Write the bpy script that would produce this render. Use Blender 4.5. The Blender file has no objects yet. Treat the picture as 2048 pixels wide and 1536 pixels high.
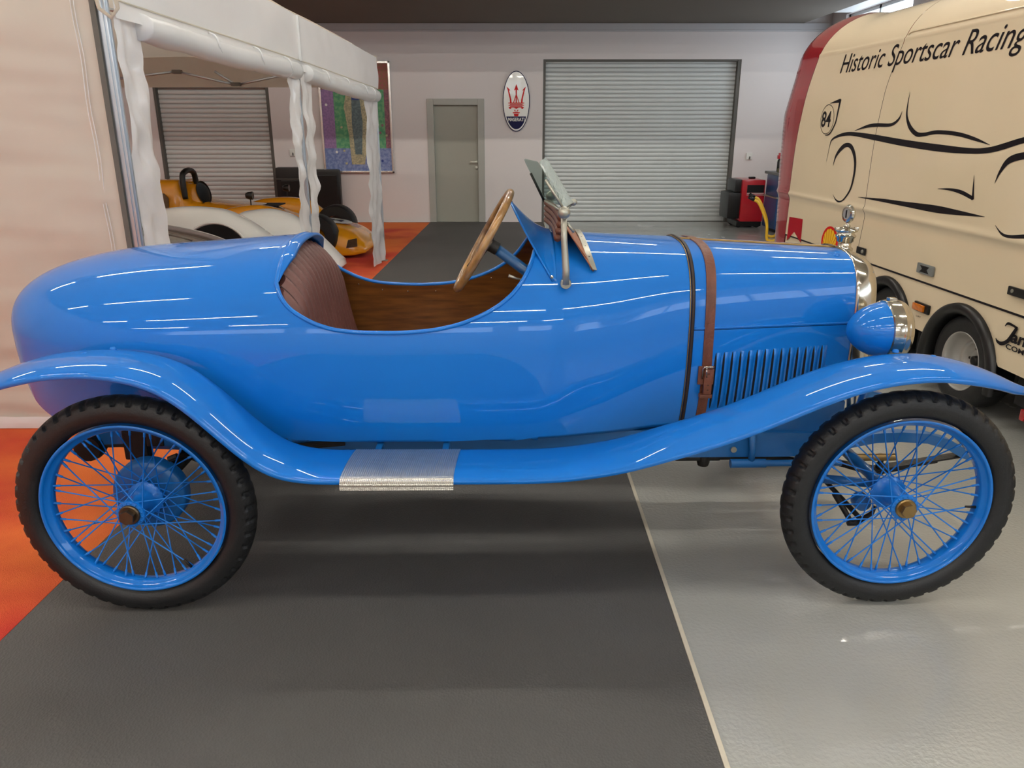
import bpy, bmesh, math, random
from math import sin, cos, pi, radians
from mathutils import Vector, Matrix, noise
from mathutils.geometry import tessellate_polygon
random.seed(7)
SC = bpy.context.scene
COL = SC.collection

# ------------------------------------------------------------------ camera
cam_d = bpy.data.cameras.new('camera')
cam_d.sensor_width = 36.0
cam_d.lens = 1538.0 / 2048.0 * 36.0
cam_d.clip_start = 0.05
cam = bpy.data.objects.new('camera', cam_d)
COL.objects.link(cam)
cam.location = (0, 0, 1.55)
cam.rotation_euler = (radians(90) - math.atan(513 / 1538), 0, 0)
SC.camera = cam

# ------------------------------------------------------------------ world, exposure
SC.view_settings.view_transform = 'Standard'
SC.view_settings.look = 'None'
SC.view_settings.exposure = 0.22
SC.view_settings.gamma = 1.0
SC.view_settings.use_curve_mapping = False
W = bpy.data.worlds.new('daylight')
SC.world = W
W.use_nodes = True
bg = W.node_tree.nodes['Background']
bg.inputs[0].default_value = (0.80, 0.90, 1.0, 1)
bg.inputs[1].default_value = 3.4
TUBE_STRENGTH = 105.0

# ------------------------------------------------------------------ materials
def srgb(r, g, b):
    f = lambda c: (c / 255 / 12.92) if c / 255 <= 0.04045 else ((c / 255 + 0.055) / 1.055) ** 2.4
    return (f(r), f(g), f(b), 1)

def mat(name, col, rough=0.5, metal=0.0, coat=0.0, var=0.0, vscale=6.0, col2=None, bump=0.0, bscale=60.0,
        trans=0.0, emit=0.0, spec=None, detail=4.0, thr=None, rvar=0.0, ior=None, stretch=None, sheen=0.0):
    m = bpy.data.materials.new(name)
    m.use_nodes = True
    nt = m.node_tree
    b = nt.nodes['Principled BSDF']
    b.inputs['Base Color'].default_value = col
    b.inputs['Roughness'].default_value = rough
    b.inputs['Metallic'].default_value = metal
    b.inputs['Coat Weight'].default_value = coat
    b.inputs['Coat Roughness'].default_value = 0.03
    b.inputs['Transmission Weight'].default_value = trans
    b.inputs['Sheen Weight'].default_value = sheen
    if ior: b.inputs['IOR'].default_value = ior
    if spec is not None: b.inputs['Specular IOR Level'].default_value = spec
    if emit:
        b.inputs['Emission Color'].default_value = col
        b.inputs['Emission Strength'].default_value = emit
    tc = nt.nodes.new('ShaderNodeTexCoord')
    src = tc.outputs['Object']
    if stretch:
        mp = nt.nodes.new('ShaderNodeMapping')
        mp.inputs['Scale'].default_value = stretch
        nt.links.new(src, mp.inputs[0]); src = mp.outputs[0]
    if var or col2:
        n = nt.nodes.new('ShaderNodeTexNoise')
        n.inputs['Scale'].default_value = vscale
        n.inputs['Detail'].default_value = detail
        nt.links.new(src, n.inputs['Vector'])
        r = nt.nodes.new('ShaderNodeValToRGB')
        lo, hi = thr if thr else (0.3, 0.7)
        r.color_ramp.elements[0].position = lo
        r.color_ramp.elements[1].position = hi
        if col2 is None:
            c2 = tuple(max(0, c * (1 - var)) for c in col[:3]) + (1,)
        else: c2 = col2
        r.color_ramp.elements[0].color = c2
        r.color_ramp.elements[1].color = col
        nt.links.new(n.outputs['Fac'], r.inputs['Fac'])
        nt.links.new(r.outputs['Color'], b.inputs['Base Color'])
        if rvar:
            mr = nt.nodes.new('ShaderNodeMapRange')
            mr.inputs['To Min'].default_value = max(0, rough - rvar)
            mr.inputs['To Max'].default_value = rough + rvar
            nt.links.new(n.outputs['Fac'], mr.inputs['Value'])
            nt.links.new(mr.outputs[0], b.inputs['Roughness'])
    if bump:
        n2 = nt.nodes.new('ShaderNodeTexNoise')
        n2.inputs['Scale'].default_value = bscale
        n2.inputs['Detail'].default_value = 3
        nt.links.new(src, n2.inputs['Vector'])
        bp = nt.nodes.new('ShaderNodeBump')
        bp.inputs['Strength'].default_value = bump
        bp.inputs['Distance'].default_value = 0.01
        nt.links.new(n2.outputs['Fac'], bp.inputs['Height'])
        nt.links.new(bp.outputs['Normal'], b.inputs['Normal'])
    return m

BLUE = srgb(0, 112, 204)
M = {}
M['paint'] = mat('blue_gloss_paint', BLUE, 0.55, coat=0.8, var=0.03, vscale=3, spec=0.2)
M['paint_dull'] = mat('blue_chassis_paint', srgb(14, 96, 160), 0.4, coat=0.3, var=0.12, vscale=14)
M['paint_dark'] = mat('blue_column_paint', srgb(12, 78, 130), 0.35, coat=0.4, var=0.1)
M['rubber'] = mat('tyre_rubber', srgb(24, 25, 27), 0.5, var=0.35, vscale=9, bump=0.12, bscale=160)
M['black'] = mat('black_plastic', srgb(16, 16, 17), 0.35, var=0.2)
M['blackmatt'] = mat('matt_black_and_shade', srgb(9, 9, 10), 0.9)  # black parts, also painted in for the shade inside slots and openings
M['iron'] = mat('dark_oily_iron', srgb(38, 36, 34), 0.5, metal=0.4, var=0.4, vscale=25, bump=0.2)
M['nickel'] = mat('polished_nickel', srgb(205, 200, 186), 0.13, metal=1.0, var=0.12, vscale=7, rvar=0.06)
M['nickel_dull'] = mat('satin_nickel', srgb(176, 175, 163), 0.36, metal=0.7, var=0.12, vscale=20)
M['alu'] = mat('ribbed_aluminium', srgb(214, 212, 204), 0.3, metal=0.9, var=0.08, vscale=20)
M['brass'] = mat('tarnished_brass', srgb(158, 130, 84), 0.35, metal=0.9, var=0.3, vscale=24)
M['brass_dark'] = mat('dark_tarnished_brass', srgb(112, 96, 76), 0.38, metal=0.9, var=0.35, vscale=24)
M['leather'] = mat('maroon_leather', srgb(112, 72, 66), 0.42, var=0.25, vscale=8, bump=0.15, bscale=220)
M['leather_dark'] = mat('seat_seam_thread', srgb(44, 22, 20), 0.7)
M['strap'] = mat('brown_strap_leather', srgb(112, 62, 42), 0.42, var=0.35, vscale=16, bump=0.25, bscale=120)
M['apron'] = mat('copper_brown_leather', srgb(176, 112, 78), 0.4, var=0.4, vscale=14, bump=0.2, bscale=60)
M['ply'] = mat('varnished_plywood', srgb(124, 78, 30), 0.35, coat=0.3, col2=srgb(84, 46, 16), vscale=9, stretch=(0.8, 1, 7), detail=8)
M['wood_rim'] = mat('varnished_ash_rim', srgb(178, 136, 78), 0.28, coat=0.6, col2=srgb(92, 62, 34), vscale=18, detail=8, stretch=(1, 1, 1))
M['glass'] = mat('clear_glass', (0.78, 0.86, 0.84, 1), 0.0, trans=1.0, ior=1.03, spec=0.6)
M['glass_wavy'] = mat('wavy_frosted_glass', (0.86, 0.93, 0.9, 1), 0.12, trans=0.75, ior=1.3, bump=0.5, bscale=40)
M['grey_paint'] = mat('grey_instrument_board', srgb(150, 148, 140), 0.45, var=0.1)
M['edge_rubber'] = mat('dark_brown_piping', srgb(40, 26, 20), 0.5, var=0.3)
M['cream'] = mat('cream_van_paint', srgb(232, 215, 182), 0.5, coat=1.0, spec=0.25, var=0.04, vscale=1.5)
M['red'] = mat('dark_red_van_paint', srgb(158, 16, 32), 0.2, coat=1.0, var=0.06, vscale=2)
M['print_black'] = mat('black_print', srgb(22, 18, 24), 0.4, spec=0.2)
M['print_red'] = mat('red_print', srgb(166, 18, 36), 0.5, spec=0.15)
M['print_brightred'] = mat('bright_red_print', srgb(206, 22, 26), 0.5, spec=0.15)
M['print_yellow'] = mat('yellow_print', srgb(246, 196, 30), 0.3)
M['print_navy'] = mat('navy_print', srgb(12, 14, 66), 0.5, spec=0.15)
M['print_white'] = mat('white_enamel', srgb(232, 232, 226), 0.25, coat=0.6)
M['silver'] = mat('silver_wheel_paint', srgb(182, 180, 174), 0.35, metal=0.3, var=0.1)
M['amber'] = mat('amber_lens', srgb(224, 122, 20), 0.15, coat=1.0, var=0.3, vscale=60)
M['redlens'] = mat('red_lens', srgb(170, 20, 26), 0.15, coat=1.0)
M['tent_white'] = mat('white_tent_vinyl', srgb(236, 238, 240), 0.28, coat=0.35, var=0.03, vscale=3, bump=0.12, bscale=9)
M['tent_beige'] = mat('beige_tent_fabric', srgb(200, 195, 184), 0.7, var=0.05, vscale=2, bump=0.2, bscale=8)
M['tent_roof'] = mat('dull_white_canopy_fabric', srgb(206, 198, 182), 0.8, var=0.08, vscale=2)
M['alu_pole'] = mat('anodised_pole', srgb(190, 198, 206), 0.3, metal=0.8, var=0.05)
M['yellow'] = mat('yellow_gloss_bodywork', srgb(236, 158, 18), 0.2, coat=1.0, var=0.03)
M['white_car'] = mat('white_gloss_bodywork', srgb(226, 228, 226), 0.2, coat=1.0, var=0.02)
M['dark_car'] = mat('taupe_gloss_bodywork', srgb(92, 84, 78), 0.2, coat=1.0, var=0.05)
M['wall'] = mat('painted_wall', srgb(222, 216, 214), 0.85, var=0.03, vscale=0.7, bump=0.05, bscale=40)
M['ceiling'] = mat('grey_ceiling', srgb(150, 146, 138), 0.9, var=0.04, vscale=1)
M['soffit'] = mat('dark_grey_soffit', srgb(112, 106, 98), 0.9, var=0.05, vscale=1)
M['cornice'] = mat('grey_cornice', srgb(186, 186, 188), 0.7, var=0.03)
M['shutter'] = mat('grey_shutter_slat', srgb(208, 213, 212), 0.42, metal=0.15, var=0.04, vscale=4)
M['shutter_frame'] = mat('dark_shutter_rail', srgb(92, 90, 84), 0.6, var=0.08)
M['door'] = mat('grey_green_door', srgb(158, 158, 146), 0.55, var=0.04, vscale=2)
M['doorframe'] = mat('grey_door_frame', srgb(166, 166, 158), 0.5, var=0.03)
M['frame_silver'] = mat('silver_picture_frame', srgb(206, 200, 196), 0.25, metal=0.8)
M['white_plastic'] = mat('white_plastic', srgb(226, 226, 220), 0.4)
M['toolred'] = mat('red_machine_paint', srgb(186, 20, 36), 0.3, coat=0.5, var=0.1)
M['blue_bin'] = mat('blue_machine_paint', srgb(34, 76, 128), 0.35, coat=0.3, var=0.15)
M['greytray'] = mat('grey_steel_tray', srgb(132, 136, 134), 0.5, metal=0.2, var=0.15, vscale=12)
M['hose_yellow'] = mat('yellow_tube_paint', srgb(240, 190, 40), 0.35, coat=0.4, var=0.1)
M['olive'] = mat('olive_cardboard', srgb(120, 116, 84), 0.7, var=0.2)
M['floor'] = mat('grey_painted_floor', srgb(176, 177, 171), 0.24, coat=0.35, var=0.14, vscale=1.1, detail=8, bump=0.22, bscale=75, rvar=0.1)
M['tube'] = mat('lit_tube', (1, 0.95, 0.86, 1), 0.4, emit=TUBE_STRENGTH)
M['window_bright'] = mat('window_frame_paint', srgb(210, 214, 216), 0.5)
M['strip_white'] = mat('pale_edge_strip', srgb(214, 206, 186), 0.5, var=0.1, vscale=20)

def sheet_glass(name, tint, clear, gloss_rough, diff=0.0, bump=0.0):
    m = bpy.data.materials.new(name); m.use_nodes = True; nt = m.node_tree; nt.nodes.clear()
    out = nt.nodes.new('ShaderNodeOutputMaterial'); tr = nt.nodes.new('ShaderNodeBsdfTransparent'); gl = nt.nodes.new('ShaderNodeBsdfGlossy')
    df = nt.nodes.new('ShaderNodeBsdfDiffuse'); m1 = nt.nodes.new('ShaderNodeMixShader'); m2 = nt.nodes.new('ShaderNodeMixShader')
    tr.inputs[0].default_value = tint; gl.inputs['Roughness'].default_value = gloss_rough; gl.inputs['Color'].default_value = (.95, 1, .98, 1); df.inputs[0].default_value = (.8, .88, .85, 1)
    m1.inputs[0].default_value = 1 - clear; m2.inputs[0].default_value = diff
    nt.links.new(tr.outputs[0], m1.inputs[1]); nt.links.new(gl.outputs[0], m1.inputs[2]); nt.links.new(m1.outputs[0], m2.inputs[1]); nt.links.new(df.outputs[0], m2.inputs[2]); nt.links.new(m2.outputs[0], out.inputs[0])
    if bump:
        w = nt.nodes.new('ShaderNodeTexWave'); w.inputs['Scale'].default_value = 26; w.inputs['Distortion'].default_value = 9; tc = nt.nodes.new('ShaderNodeTexCoord')
        nt.links.new(tc.outputs['Object'], w.inputs[0]); b = nt.nodes.new('ShaderNodeBump'); b.inputs['Strength'].default_value = bump; b.inputs['Distance'].default_value = .01
        nt.links.new(w.outputs['Fac'], b.inputs['Height']); nt.links.new(b.outputs[0], gl.inputs['Normal']); nt.links.new(b.outputs[0], df.inputs['Normal'])
    return m
M['pane'] = sheet_glass('clear_pane', (.72, .80, .78, 1), .88, .02)
M['glass_wavy'] = sheet_glass('wavy_frosted_pane', (.80, .88, .85, 1), .55, .15, .35, .8)
def translucent(m, f):
    nt = m.node_tree; b = nt.nodes['Principled BSDF']; out = [n for n in nt.nodes if n.type == 'OUTPUT_MATERIAL'][0]
    t = nt.nodes.new('ShaderNodeBsdfTranslucent'); t.inputs[0].default_value = (.9, .88, .82, 1); mx = nt.nodes.new('ShaderNodeMixShader'); mx.inputs[0].default_value = f
    nt.links.new(b.outputs[0], mx.inputs[1]); nt.links.new(t.outputs[0], mx.inputs[2]); nt.links.new(mx.outputs[0], out.inputs[0])
translucent(M['tent_white'], .25); translucent(M['tent_roof'], .5); translucent(M['tent_beige'], .2)
def carpet_grey():
    m = mat('grey_ribbed_carpet', srgb(84, 83, 81), 0.62, var=0.16, vscale=1.3, detail=8, sheen=0.0)
    nt = m.node_tree; b = nt.nodes['Principled BSDF']
    tc = nt.nodes.new('ShaderNodeTexCoord')
    v = nt.nodes.new('ShaderNodeTexVoronoi'); v.inputs['Scale'].default_value = 130
    nt.links.new(tc.outputs['Object'], v.inputs['Vector'])
    bp = nt.nodes.new('ShaderNodeBump'); bp.inputs['Strength'].default_value = 0.35; bp.inputs['Distance'].default_value = 0.004
    nt.links.new(v.outputs['Distance'], bp.inputs['Height'])
    nt.links.new(bp.outputs['Normal'], b.inputs['Normal'])
    return m
M['carpet_grey'] = carpet_grey()
M['carpet_orange'] = mat('mottled_orange_carpet', srgb(238, 122, 52), 0.95, col2=srgb(204, 58, 40), vscale=0.75, detail=6, thr=(0.38, 0.56), bump=0.5, bscale=260)

# ------------------------------------------------------------------ helpers
NEW = [None]
def smooth(me, on=True):
    for p in me.polygons: p.use_smooth = on

def mk(name, verts, faces, m, parent=None, sm=False, normals=None, loc=None):
    me = bpy.data.meshes.new(name)
    me.from_pydata([tuple(v) for v in verts], [], faces)
    me.update()
    if sm: smooth(me)
    if m is not None:
        for x in (m if isinstance(m, (list, tuple)) else [m]): me.materials.append(x)
    if normals: me.normals_split_custom_set_from_vertices([tuple(n) for n in normals])
    o = bpy.data.objects.new(name, me)
    COL.objects.link(o)
    if parent: o.parent = parent
    if loc: o.location = loc
    NEW[0] = o
    return o

def inst(o, parent=None, matrix=None, loc=None, rot=None):
    c = o.copy(); COL.objects.link(c)
    c.parent = parent
    if matrix is not None: c.matrix_local = matrix
    if loc is not None: c.location = loc
    if rot is not None: c.rotation_euler = rot
    return c

def empty(name, label, cat, loc=(0, 0, 0), rotz=0.0, group=None):
    o = bpy.data.objects.new(name, None); COL.objects.link(o)
    o.empty_display_size = 0.1
    o.location = loc; o.rotation_euler = (0, 0, rotz)
    o['label'] = label; o['category'] = cat
    if group: o['group'] = group
    return o

def tag(o, label, cat, group=None):
    o['label'] = label; o['category'] = cat
    if group: o['group'] = group
    return o

def struct(o):
    o['kind'] = 'structure'; return o

class MB:
    def __init__(s): s.v = []; s.f = []; s.mi = []
    def add(s, vs, fs, mi=0):
        n = len(s.v); s.v += [Vector(v) for v in vs]
        s.f += [tuple(i + n for i in f) for f in fs]; s.mi += [mi] * len(fs)
        return s
    def box(s, x0, x1, y0, y1, z0, z1, b=0.0, mi=0):
        if b <= 0:
            vs = [(x, y, z) for x in (x0, x1) for y in (y0, y1) for z in (z0, z1)]
            fs = [(0, 1, 3, 2), (4, 6, 7, 5), (0, 4, 5, 1), (2, 3, 7, 6), (0, 2, 6, 4), (1, 5, 7, 3)]
            return s.add(vs, fs, mi)
        bm = bmesh.new(); bmesh.ops.create_cube(bm, size=1)
        for v in bm.verts:
            v.co = Vector(((x0 + x1) / 2 + v.co.x * (x1 - x0), (y0 + y1) / 2 + v.co.y * (y1 - y0), (z0 + z1) / 2 + v.co.z * (z1 - z0)))
        b = min(b, 0.49 * min(abs(x1 - x0), abs(y1 - y0), abs(z1 - z0)))
        bmesh.ops.bevel(bm, geom=list(bm.edges), offset=b, segments=2, affect='EDGES', profile=0.7)
        bm.verts.index_update()
        s.add([v.co.copy() for v in bm.verts], [[v.index for v in f.verts] for f in bm.faces], mi); bm.free()
        return s
    def tube(s, pts, r, n=10, closed=False, mi=0, caps=True):
        pts = [Vector(p) for p in pts]; N = len(pts); rings = []
        rr = r if isinstance(r, (list, tuple)) else [r] * N
        up = None
        for i in range(N):
            if closed: t = pts[(i + 1) % N] - pts[i - 1]
            else: t = pts[min(i + 1, N - 1)] - pts[max(i - 1, 0)]
            t.normalize()
            if up is None:
                up = Vector((0, 0, 1)) if abs(t.z) < 0.9 else Vector((1, 0, 0))
            a = (up - t * up.dot(t)); 
            if a.length < 1e-6: a = t.orthogonal()
            a.normalize(); up = a; b = t.cross(a)
            rings.append([pts[i] + (a * cos(2 * pi * k / n) + b * sin(2 * pi * k / n)) * rr[i] for k in range(n)])
        vs = [v for R in rings for v in R]; fs = []
        for i in range(N if closed else N - 1):
            for k in range(n):
                j = (i + 1) % N
                fs.append((i * n + k, i * n + (k + 1) % n, j * n + (k + 1) % n, j * n + k))
        if caps and not closed:
            fs.append(tuple(range(n))[::-1]); fs.append(tuple((N - 1) * n + k for k in range(n)))
        return s.add(vs, fs, mi)
    def lathe(s, prof, axis='z', n=32, o=(0, 0, 0), mi=0, closed=False):
        # prof: (radius, along)
        vs = []; P = len(prof)
        for i in range(n):
            a = 2 * pi * i / n
            for r, h in prof:
                if axis == 'z': p = (r * cos(a), r * sin(a), h)
                elif axis == 'y': p = (r * cos(a), h, r * sin(a))
                else: p = (h, r * cos(a), r * sin(a))
                vs.append((p[0] + o[0], p[1] + o[1], p[2] + o[2]))
        fs = []
        for i in range(n):
            j = (i + 1) % n
            for k in range(P if closed else P - 1):
                l = (k + 1) % P
                fs.append((i * P + k, j * P + k, j * P + l, i * P + l))
        return s.add(vs, fs, mi)
    def poly(s, pts, mi=0):
        tris = tessellate_polygon([[Vector(p) for p in pts]])
        return s.add(pts, [tuple(t) for t in tris], mi)
    def prism(s, pts, axis, a, b, mi=0):
        # pts 2D outline in the two other axes; extruded from a to b along axis
        def mkp(p, h):
            if axis == 'y': return (p[0], h, p[1])
            if axis == 'x': return (h, p[0], p[1])
            return (p[0], p[1], h)
        n = len(pts)
        vs = [mkp(p, a) for p in pts] + [mkp(p, b) for p in pts]
        tris = tessellate_polygon([[Vector((p[0], p[1], 0)) for p in pts]])
        fs = [tuple(t) for t in tris] + [tuple(i + n for i in t)[::-1] for t in tris]
        fs += [(i, (i + 1) % n, (i + 1) % n + n, i + n) for i in range(n)]
        return s.add(vs, fs, mi)
    def grid(s, rows, mi=0, flip=False):
        n = len(rows[0]); vs = [v for r in rows for v in r]; fs = []
        for i in range(len(rows) - 1):
            for j in range(n - 1):
                q = (i * n + j, i * n + j + 1, (i + 1) * n + j + 1, (i + 1) * n + j)
                fs.append(q[::-1] if flip else q)
        return s.add(vs, fs, mi)
    def build(s, name, m, parent=None, sm=False, fix=True, loc=None, auto=None):
        o = mk(name, s.v, s.f, m, parent, sm, loc=loc)
        for p, i in zip(o.data.polygons, s.mi): p.material_index = i
        if fix:
            bm = bmesh.new(); bm.from_mesh(o.data)
            bmesh.ops.remove_doubles(bm, verts=bm.verts, dist=1e-6)
            bmesh.ops.recalc_face_normals(bm, faces=bm.faces)
            if auto:
                for e in bm.edges:
                    if len(e.link_faces) == 2 and e.calc_face_angle(0) > radians(auto): e.smooth = False
            bm.to_mesh(o.data); bm.free()
        return o

def interp(tab, x, col=1):
    # smooth monotone-ish cubic through a table of rows sorted by row[0]
    n = len(tab)
    if x <= tab[0][0]: return tab[0][col]
    if x >= tab[-1][0]: return tab[-1][col]
    i = max(k for k in range(n - 1) if tab[k][0] <= x)
    x0, x1 = tab[i][0], tab[i + 1][0]; y0, y1 = tab[i][col], tab[i + 1][col]
    d = (y1 - y0) / (x1 - x0)
    def slope(k):
        if k == 0: return (tab[1][col] - tab[0][col]) / (tab[1][0] - tab[0][0])
        if k == n - 1: return (tab[-1][col] - tab[-2][col]) / (tab[-1][0] - tab[-2][0])
        a = (tab[k][col] - tab[k - 1][col]) / (tab[k][0] - tab[k - 1][0])
        b = (tab[k + 1][col] - tab[k][col]) / (tab[k + 1][0] - tab[k][0])
        if a * b <= 0: return 0.0
        ha = tab[k][0] - tab[k - 1][0]; hb = tab[k + 1][0] - tab[k][0]
        w1 = 2 * hb + ha; w2 = hb + 2 * ha
        return (w1 + w2) / (w1 / a + w2 / b)
    m0, m1 = slope(i), slope(i + 1); h = x1 - x0; t = (x - x0) / h
    return (2*t**3 - 3*t**2 + 1) * y0 + (t**3 - 2*t**2 + t) * h * m0 + (-2*t**3 + 3*t**2) * y1 + (t**3 - t**2) * h * m1

def catmull(pts, sub=6, closed=False):
    P = [Vector(p) for p in pts]; n = len(P); out = []
    rng = n if closed else n - 1
    for i in range(rng):
        if closed: a, b, c, d = P[i - 1], P[i], P[(i + 1) % n], P[(i + 2) % n]
        else: a, b, c, d = P[max(i - 1, 0)], P[i], P[i + 1], P[min(i + 2, n - 1)]
        for k in range(sub):
            t = k / sub
            out.append(0.5 * ((2 * b) + (c - a) * t + (2 * a - 5 * b + 4 * c - d) * t * t + (3 * b - a - 3 * c + d) * t ** 3))
    if not closed: out.append(P[-1])
    return out

def text2d(body, shear=0.0, bold=0.0, align='LEFT', spacing=1.0):
    cu = bpy.data.curves.new('text_shape', 'FONT'); cu.body = body; cu.size = 1.0
    cu.shear = shear; cu.offset = bold; cu.align_x = align; cu.space_character = spacing
    cu.fill_mode = 'FRONT'; cu.resolution_u = 6
    o = bpy.data.objects.new('text_shape', cu)
    me = bpy.data.meshes.new_from_object(o)
    vs = [(v.co.x, v.co.y) for v in me.vertices]; fs = [tuple(p.vertices) for p in me.polygons]
    bpy.data.objects.remove(o); bpy.data.curves.remove(cu); bpy.data.meshes.remove(me)
    xs = [v[0] for v in vs]; x0, x1 = min(xs), max(xs)
    return [(v[0] - x0, v[1]) for v in vs], fs, x1 - x0

# ================================================================== ROOM
RX0, RX1, RY0, RY1, CZ = -7.6, 5.12, -9.0, 13.5, 4.6
o = MB().box(RX0 - .2, RX1 + .2, RY0 - .2, RY1 + .2, -0.2, 0.0).build('floor', M['floor']); struct(o)
# back wall with two shutter openings and a door opening
SH = (0.51, 3.73, 2.6); LS = (-5.9, -4.0, 2.19); DR = (-1.35, -0.52, 1.95)
mb = MB()
xs = [RX0, LS[0], LS[1], DR[0], DR[1], SH[0], SH[1], RX1 + .1]
for a, b in ((0, 1), (2, 3), (4, 5), (6, 7)): mb.box(xs[a], xs[b], RY1, RY1 + .3, 0, CZ)
for (a, b, h) in ((LS[0], LS[1], LS[2]), (DR[0], DR[1], DR[2]), (SH[0], SH[1], SH[2])): mb.box(a, b, RY1, RY1 + .3, h, CZ)
struct(mb.build('wall_back', M['wall']))
struct(MB().box(RX0 - .2, RX0, RY0, RY1 + .3, 0, CZ).build('wall_left', M['wall']))
# right wall with window at the back and a long clerestory further forward
mb = MB(); WY = (10.85, 12.95); WZ = (1.9, 3.19)
mb.box(RX1, RX1 + .2, RY0, RY1 + .3, 0, 1.9); mb.box(RX1, RX1 + .2, RY0, RY1 + .3, 3.19, CZ)
mb.box(RX1, RX1 + .2, WY[1], RY1 + .3, 1.9, 3.19); mb.box(RX1, RX1 + .2, 8.9, WY[0], 1.9, 3.19); mb.box(RX1, RX1 + .2, RY0, -7.4, 1.9, 3.19)
mb.box(RX1, RX1 + .2, 1.9, 2.3, 1.9, 3.19)
struct(mb.build('wall_right', M['wall']))
mb = MB()
for y0, y1 in ((10.85, 12.95), (2.3, 8.9), (-7.4, 1.9)):
    mb.box(RX1 + .05, RX1 + .1, y0, y1, 1.9, 1.95); mb.box(RX1 + .05, RX1 + .1, y0, y1, 3.14, 3.19)
    k = max(2, int((y1 - y0) / 1.05))
    for i in range(k + 1):
        y = y0 + (y1 - y0 - .05) * i / k
        mb.box(RX1 + .05, RX1 + .1, y, y + .05, 1.9, 3.19)
struct(mb.build('window_1', M['window_bright']))
# front wall: piers and a lintel with open glazed gates that let daylight in
mb = MB()
mb.box(RX0, RX1, RY0 - .2, RY0, 4.2, CZ)
for a, b in ((RX0, RX0 + 1.2), (-3.4, -2.6), (1.2, 2.0), (4.3, RX1)): mb.box(a, b, RY0 - .2, RY0, 3.2, 4.2)
mb.box(RX0, RX1, RY0 - .2, RY0, 0, 3.2)
struct(mb.build('wall_front', M['wall']))
struct(MB().box(RX0 - .2, RX1 + .2, RY0 - .2, 9.8, CZ, CZ + .2).build('ceiling', M['ceiling']))
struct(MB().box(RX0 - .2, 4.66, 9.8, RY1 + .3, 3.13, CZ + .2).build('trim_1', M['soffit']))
struct(MB().box(4.66, RX1 + .2, 9.8, RY1 + .3, CZ, CZ + .2).build('trim_4', M['ceiling']))
mb = MB().box(RX0, 5.07, RY1 - .06, RY1, 3.035, 3.128, .008).box(RX0, 5.07, RY1 - .03, RY1, 3.01, 3.035, .004)
struct(mb.build('trim_2', M['cornice']))
struct(MB().box(4.72, RX1, RY0, 12.75, 3.19, 3.62, .01).build('trim_3', M['window_bright']))

# roller shutters: each slat its own piece
def shutter(name, x0, x1, h, pitch, z0=0.03):
    root = MB().box(x0, x1, RY1 + .12, RY1 + .14, 0, h + .05).build(name, M['shutter_frame']); struct(root)
    n = 9; prof = []
    for i in range(n): 
        a = pi * i / (n - 1); prof.append((RY1 + .115 - .012 * sin(a) ** .8, pitch * .93 * (i / (n - 1))))
    prof += [(RY1 + .119, pitch * .93), (RY1 + .119, 0)]
    base = None; z = z0 + .06; k = 0
    while z < h + .02:
        if base is None:
            base = MB().prism(prof, 'x', x0 + .04, x1 - .04).build('slat', M['shutter'], root, sm=True, auto=50); base.location.z = z
        else:
            inst(base, root, loc=(0, 0, z))
        z += pitch
    MB().box(x0 + .03, x1 - .03, RY1 + .09, RY1 + .12, z0 - .02, z0 + .055, .006).build('bottom_bar', M['shutter'], root)
    for a, b in ((x0, x0 + .04), (x1 - .055, x1)):
        MB().box(a, b, RY1 + .01, RY1 + .125, 0, h, .004).build('guide_rail', M['shutter_frame'], root)
    MB().box(x0, x1, RY1 + .02, RY1 + .125, h - .03, h, .004).build('head_rail', M['shutter_frame'], root)
    return root
shutter('door_1', SH[0], SH[1], SH[2], .0665)
shutter('door_2', LS[0], LS[1], LS[2], .0735)
# steel door
root = MB().box(DR[0], DR[1], RY1 + .08, RY1 + .13, 0, DR[2] - .03, .004).build('door_3', M['door']); struct(root)
f = MB()
for a, b, c, d in ((DR[0] - .06, DR[0] + .05, 0, DR[2] + .05), (DR[1] - .05, DR[1] + .06, 0, DR[2] + .05), (DR[0] + .05, DR[1] - .05, DR[2] - .05, DR[2] + .05)):
    f.box(a, b, RY1 - .025, RY1 + .09, c, d, .01)
f.build('door_frame', M['doorframe'], root)
h = MB().box(DR[1] - .19, DR[1] - .075, RY1 + .0, RY1 + .02, .985, 1.005, .006).lathe([(0, RY1 + .06), (.025, RY1 + .06), (.025, RY1 + .08), (0, RY1 + .08)], 'y', 16, (DR[1] - .085, 0, .995)).tube([(DR[1] - .085, RY1 + .01, .995), (DR[1] - .085, RY1 + .08, .995)], .009)
h.build('door_handle', M['nickel_dull'], root, sm=True, auto=40)
MB().lathe([(0, RY1 + .055), (.024, RY1 + .058), (.026, RY1 + .08), (0, RY1 + .08)], 'y', 16, (DR[1] - .085, 0, .90)).build('lock_rose', M['nickel_dull'], root, sm=True, auto=40)

# carpets
def slab(pts, z0, z1, name, m):
    return MB().prism(pts, 'z', z0, z1).build(name, m)
o = slab([(-7.5, -4), (-1.740, -4), (-1.405, 13.4), (-7.5, 13.4)], 0.0, .006, 'orange_carpet', M['carpet_orange'])
tag(o, 'mottled orange and red carpet under the tent and the left rear wheel', 'carpet')
o = slab([(-1.738, -4), (.54, -4), (.54, 13.45), (-1.403, 13.45)], 0.0, .006, 'grey_carpet', M['carpet_grey'])
tag(o, 'dark grey ribbed carpet runner leading to the grey door', 'carpet')
o = MB().box(.5405, .5555, -4, 13.4, 0, .008, .002).build('edge_strip', M['strip_white'])
tag(o, 'thin pale edge strip along the right side of the grey carpet', 'strip')

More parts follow.
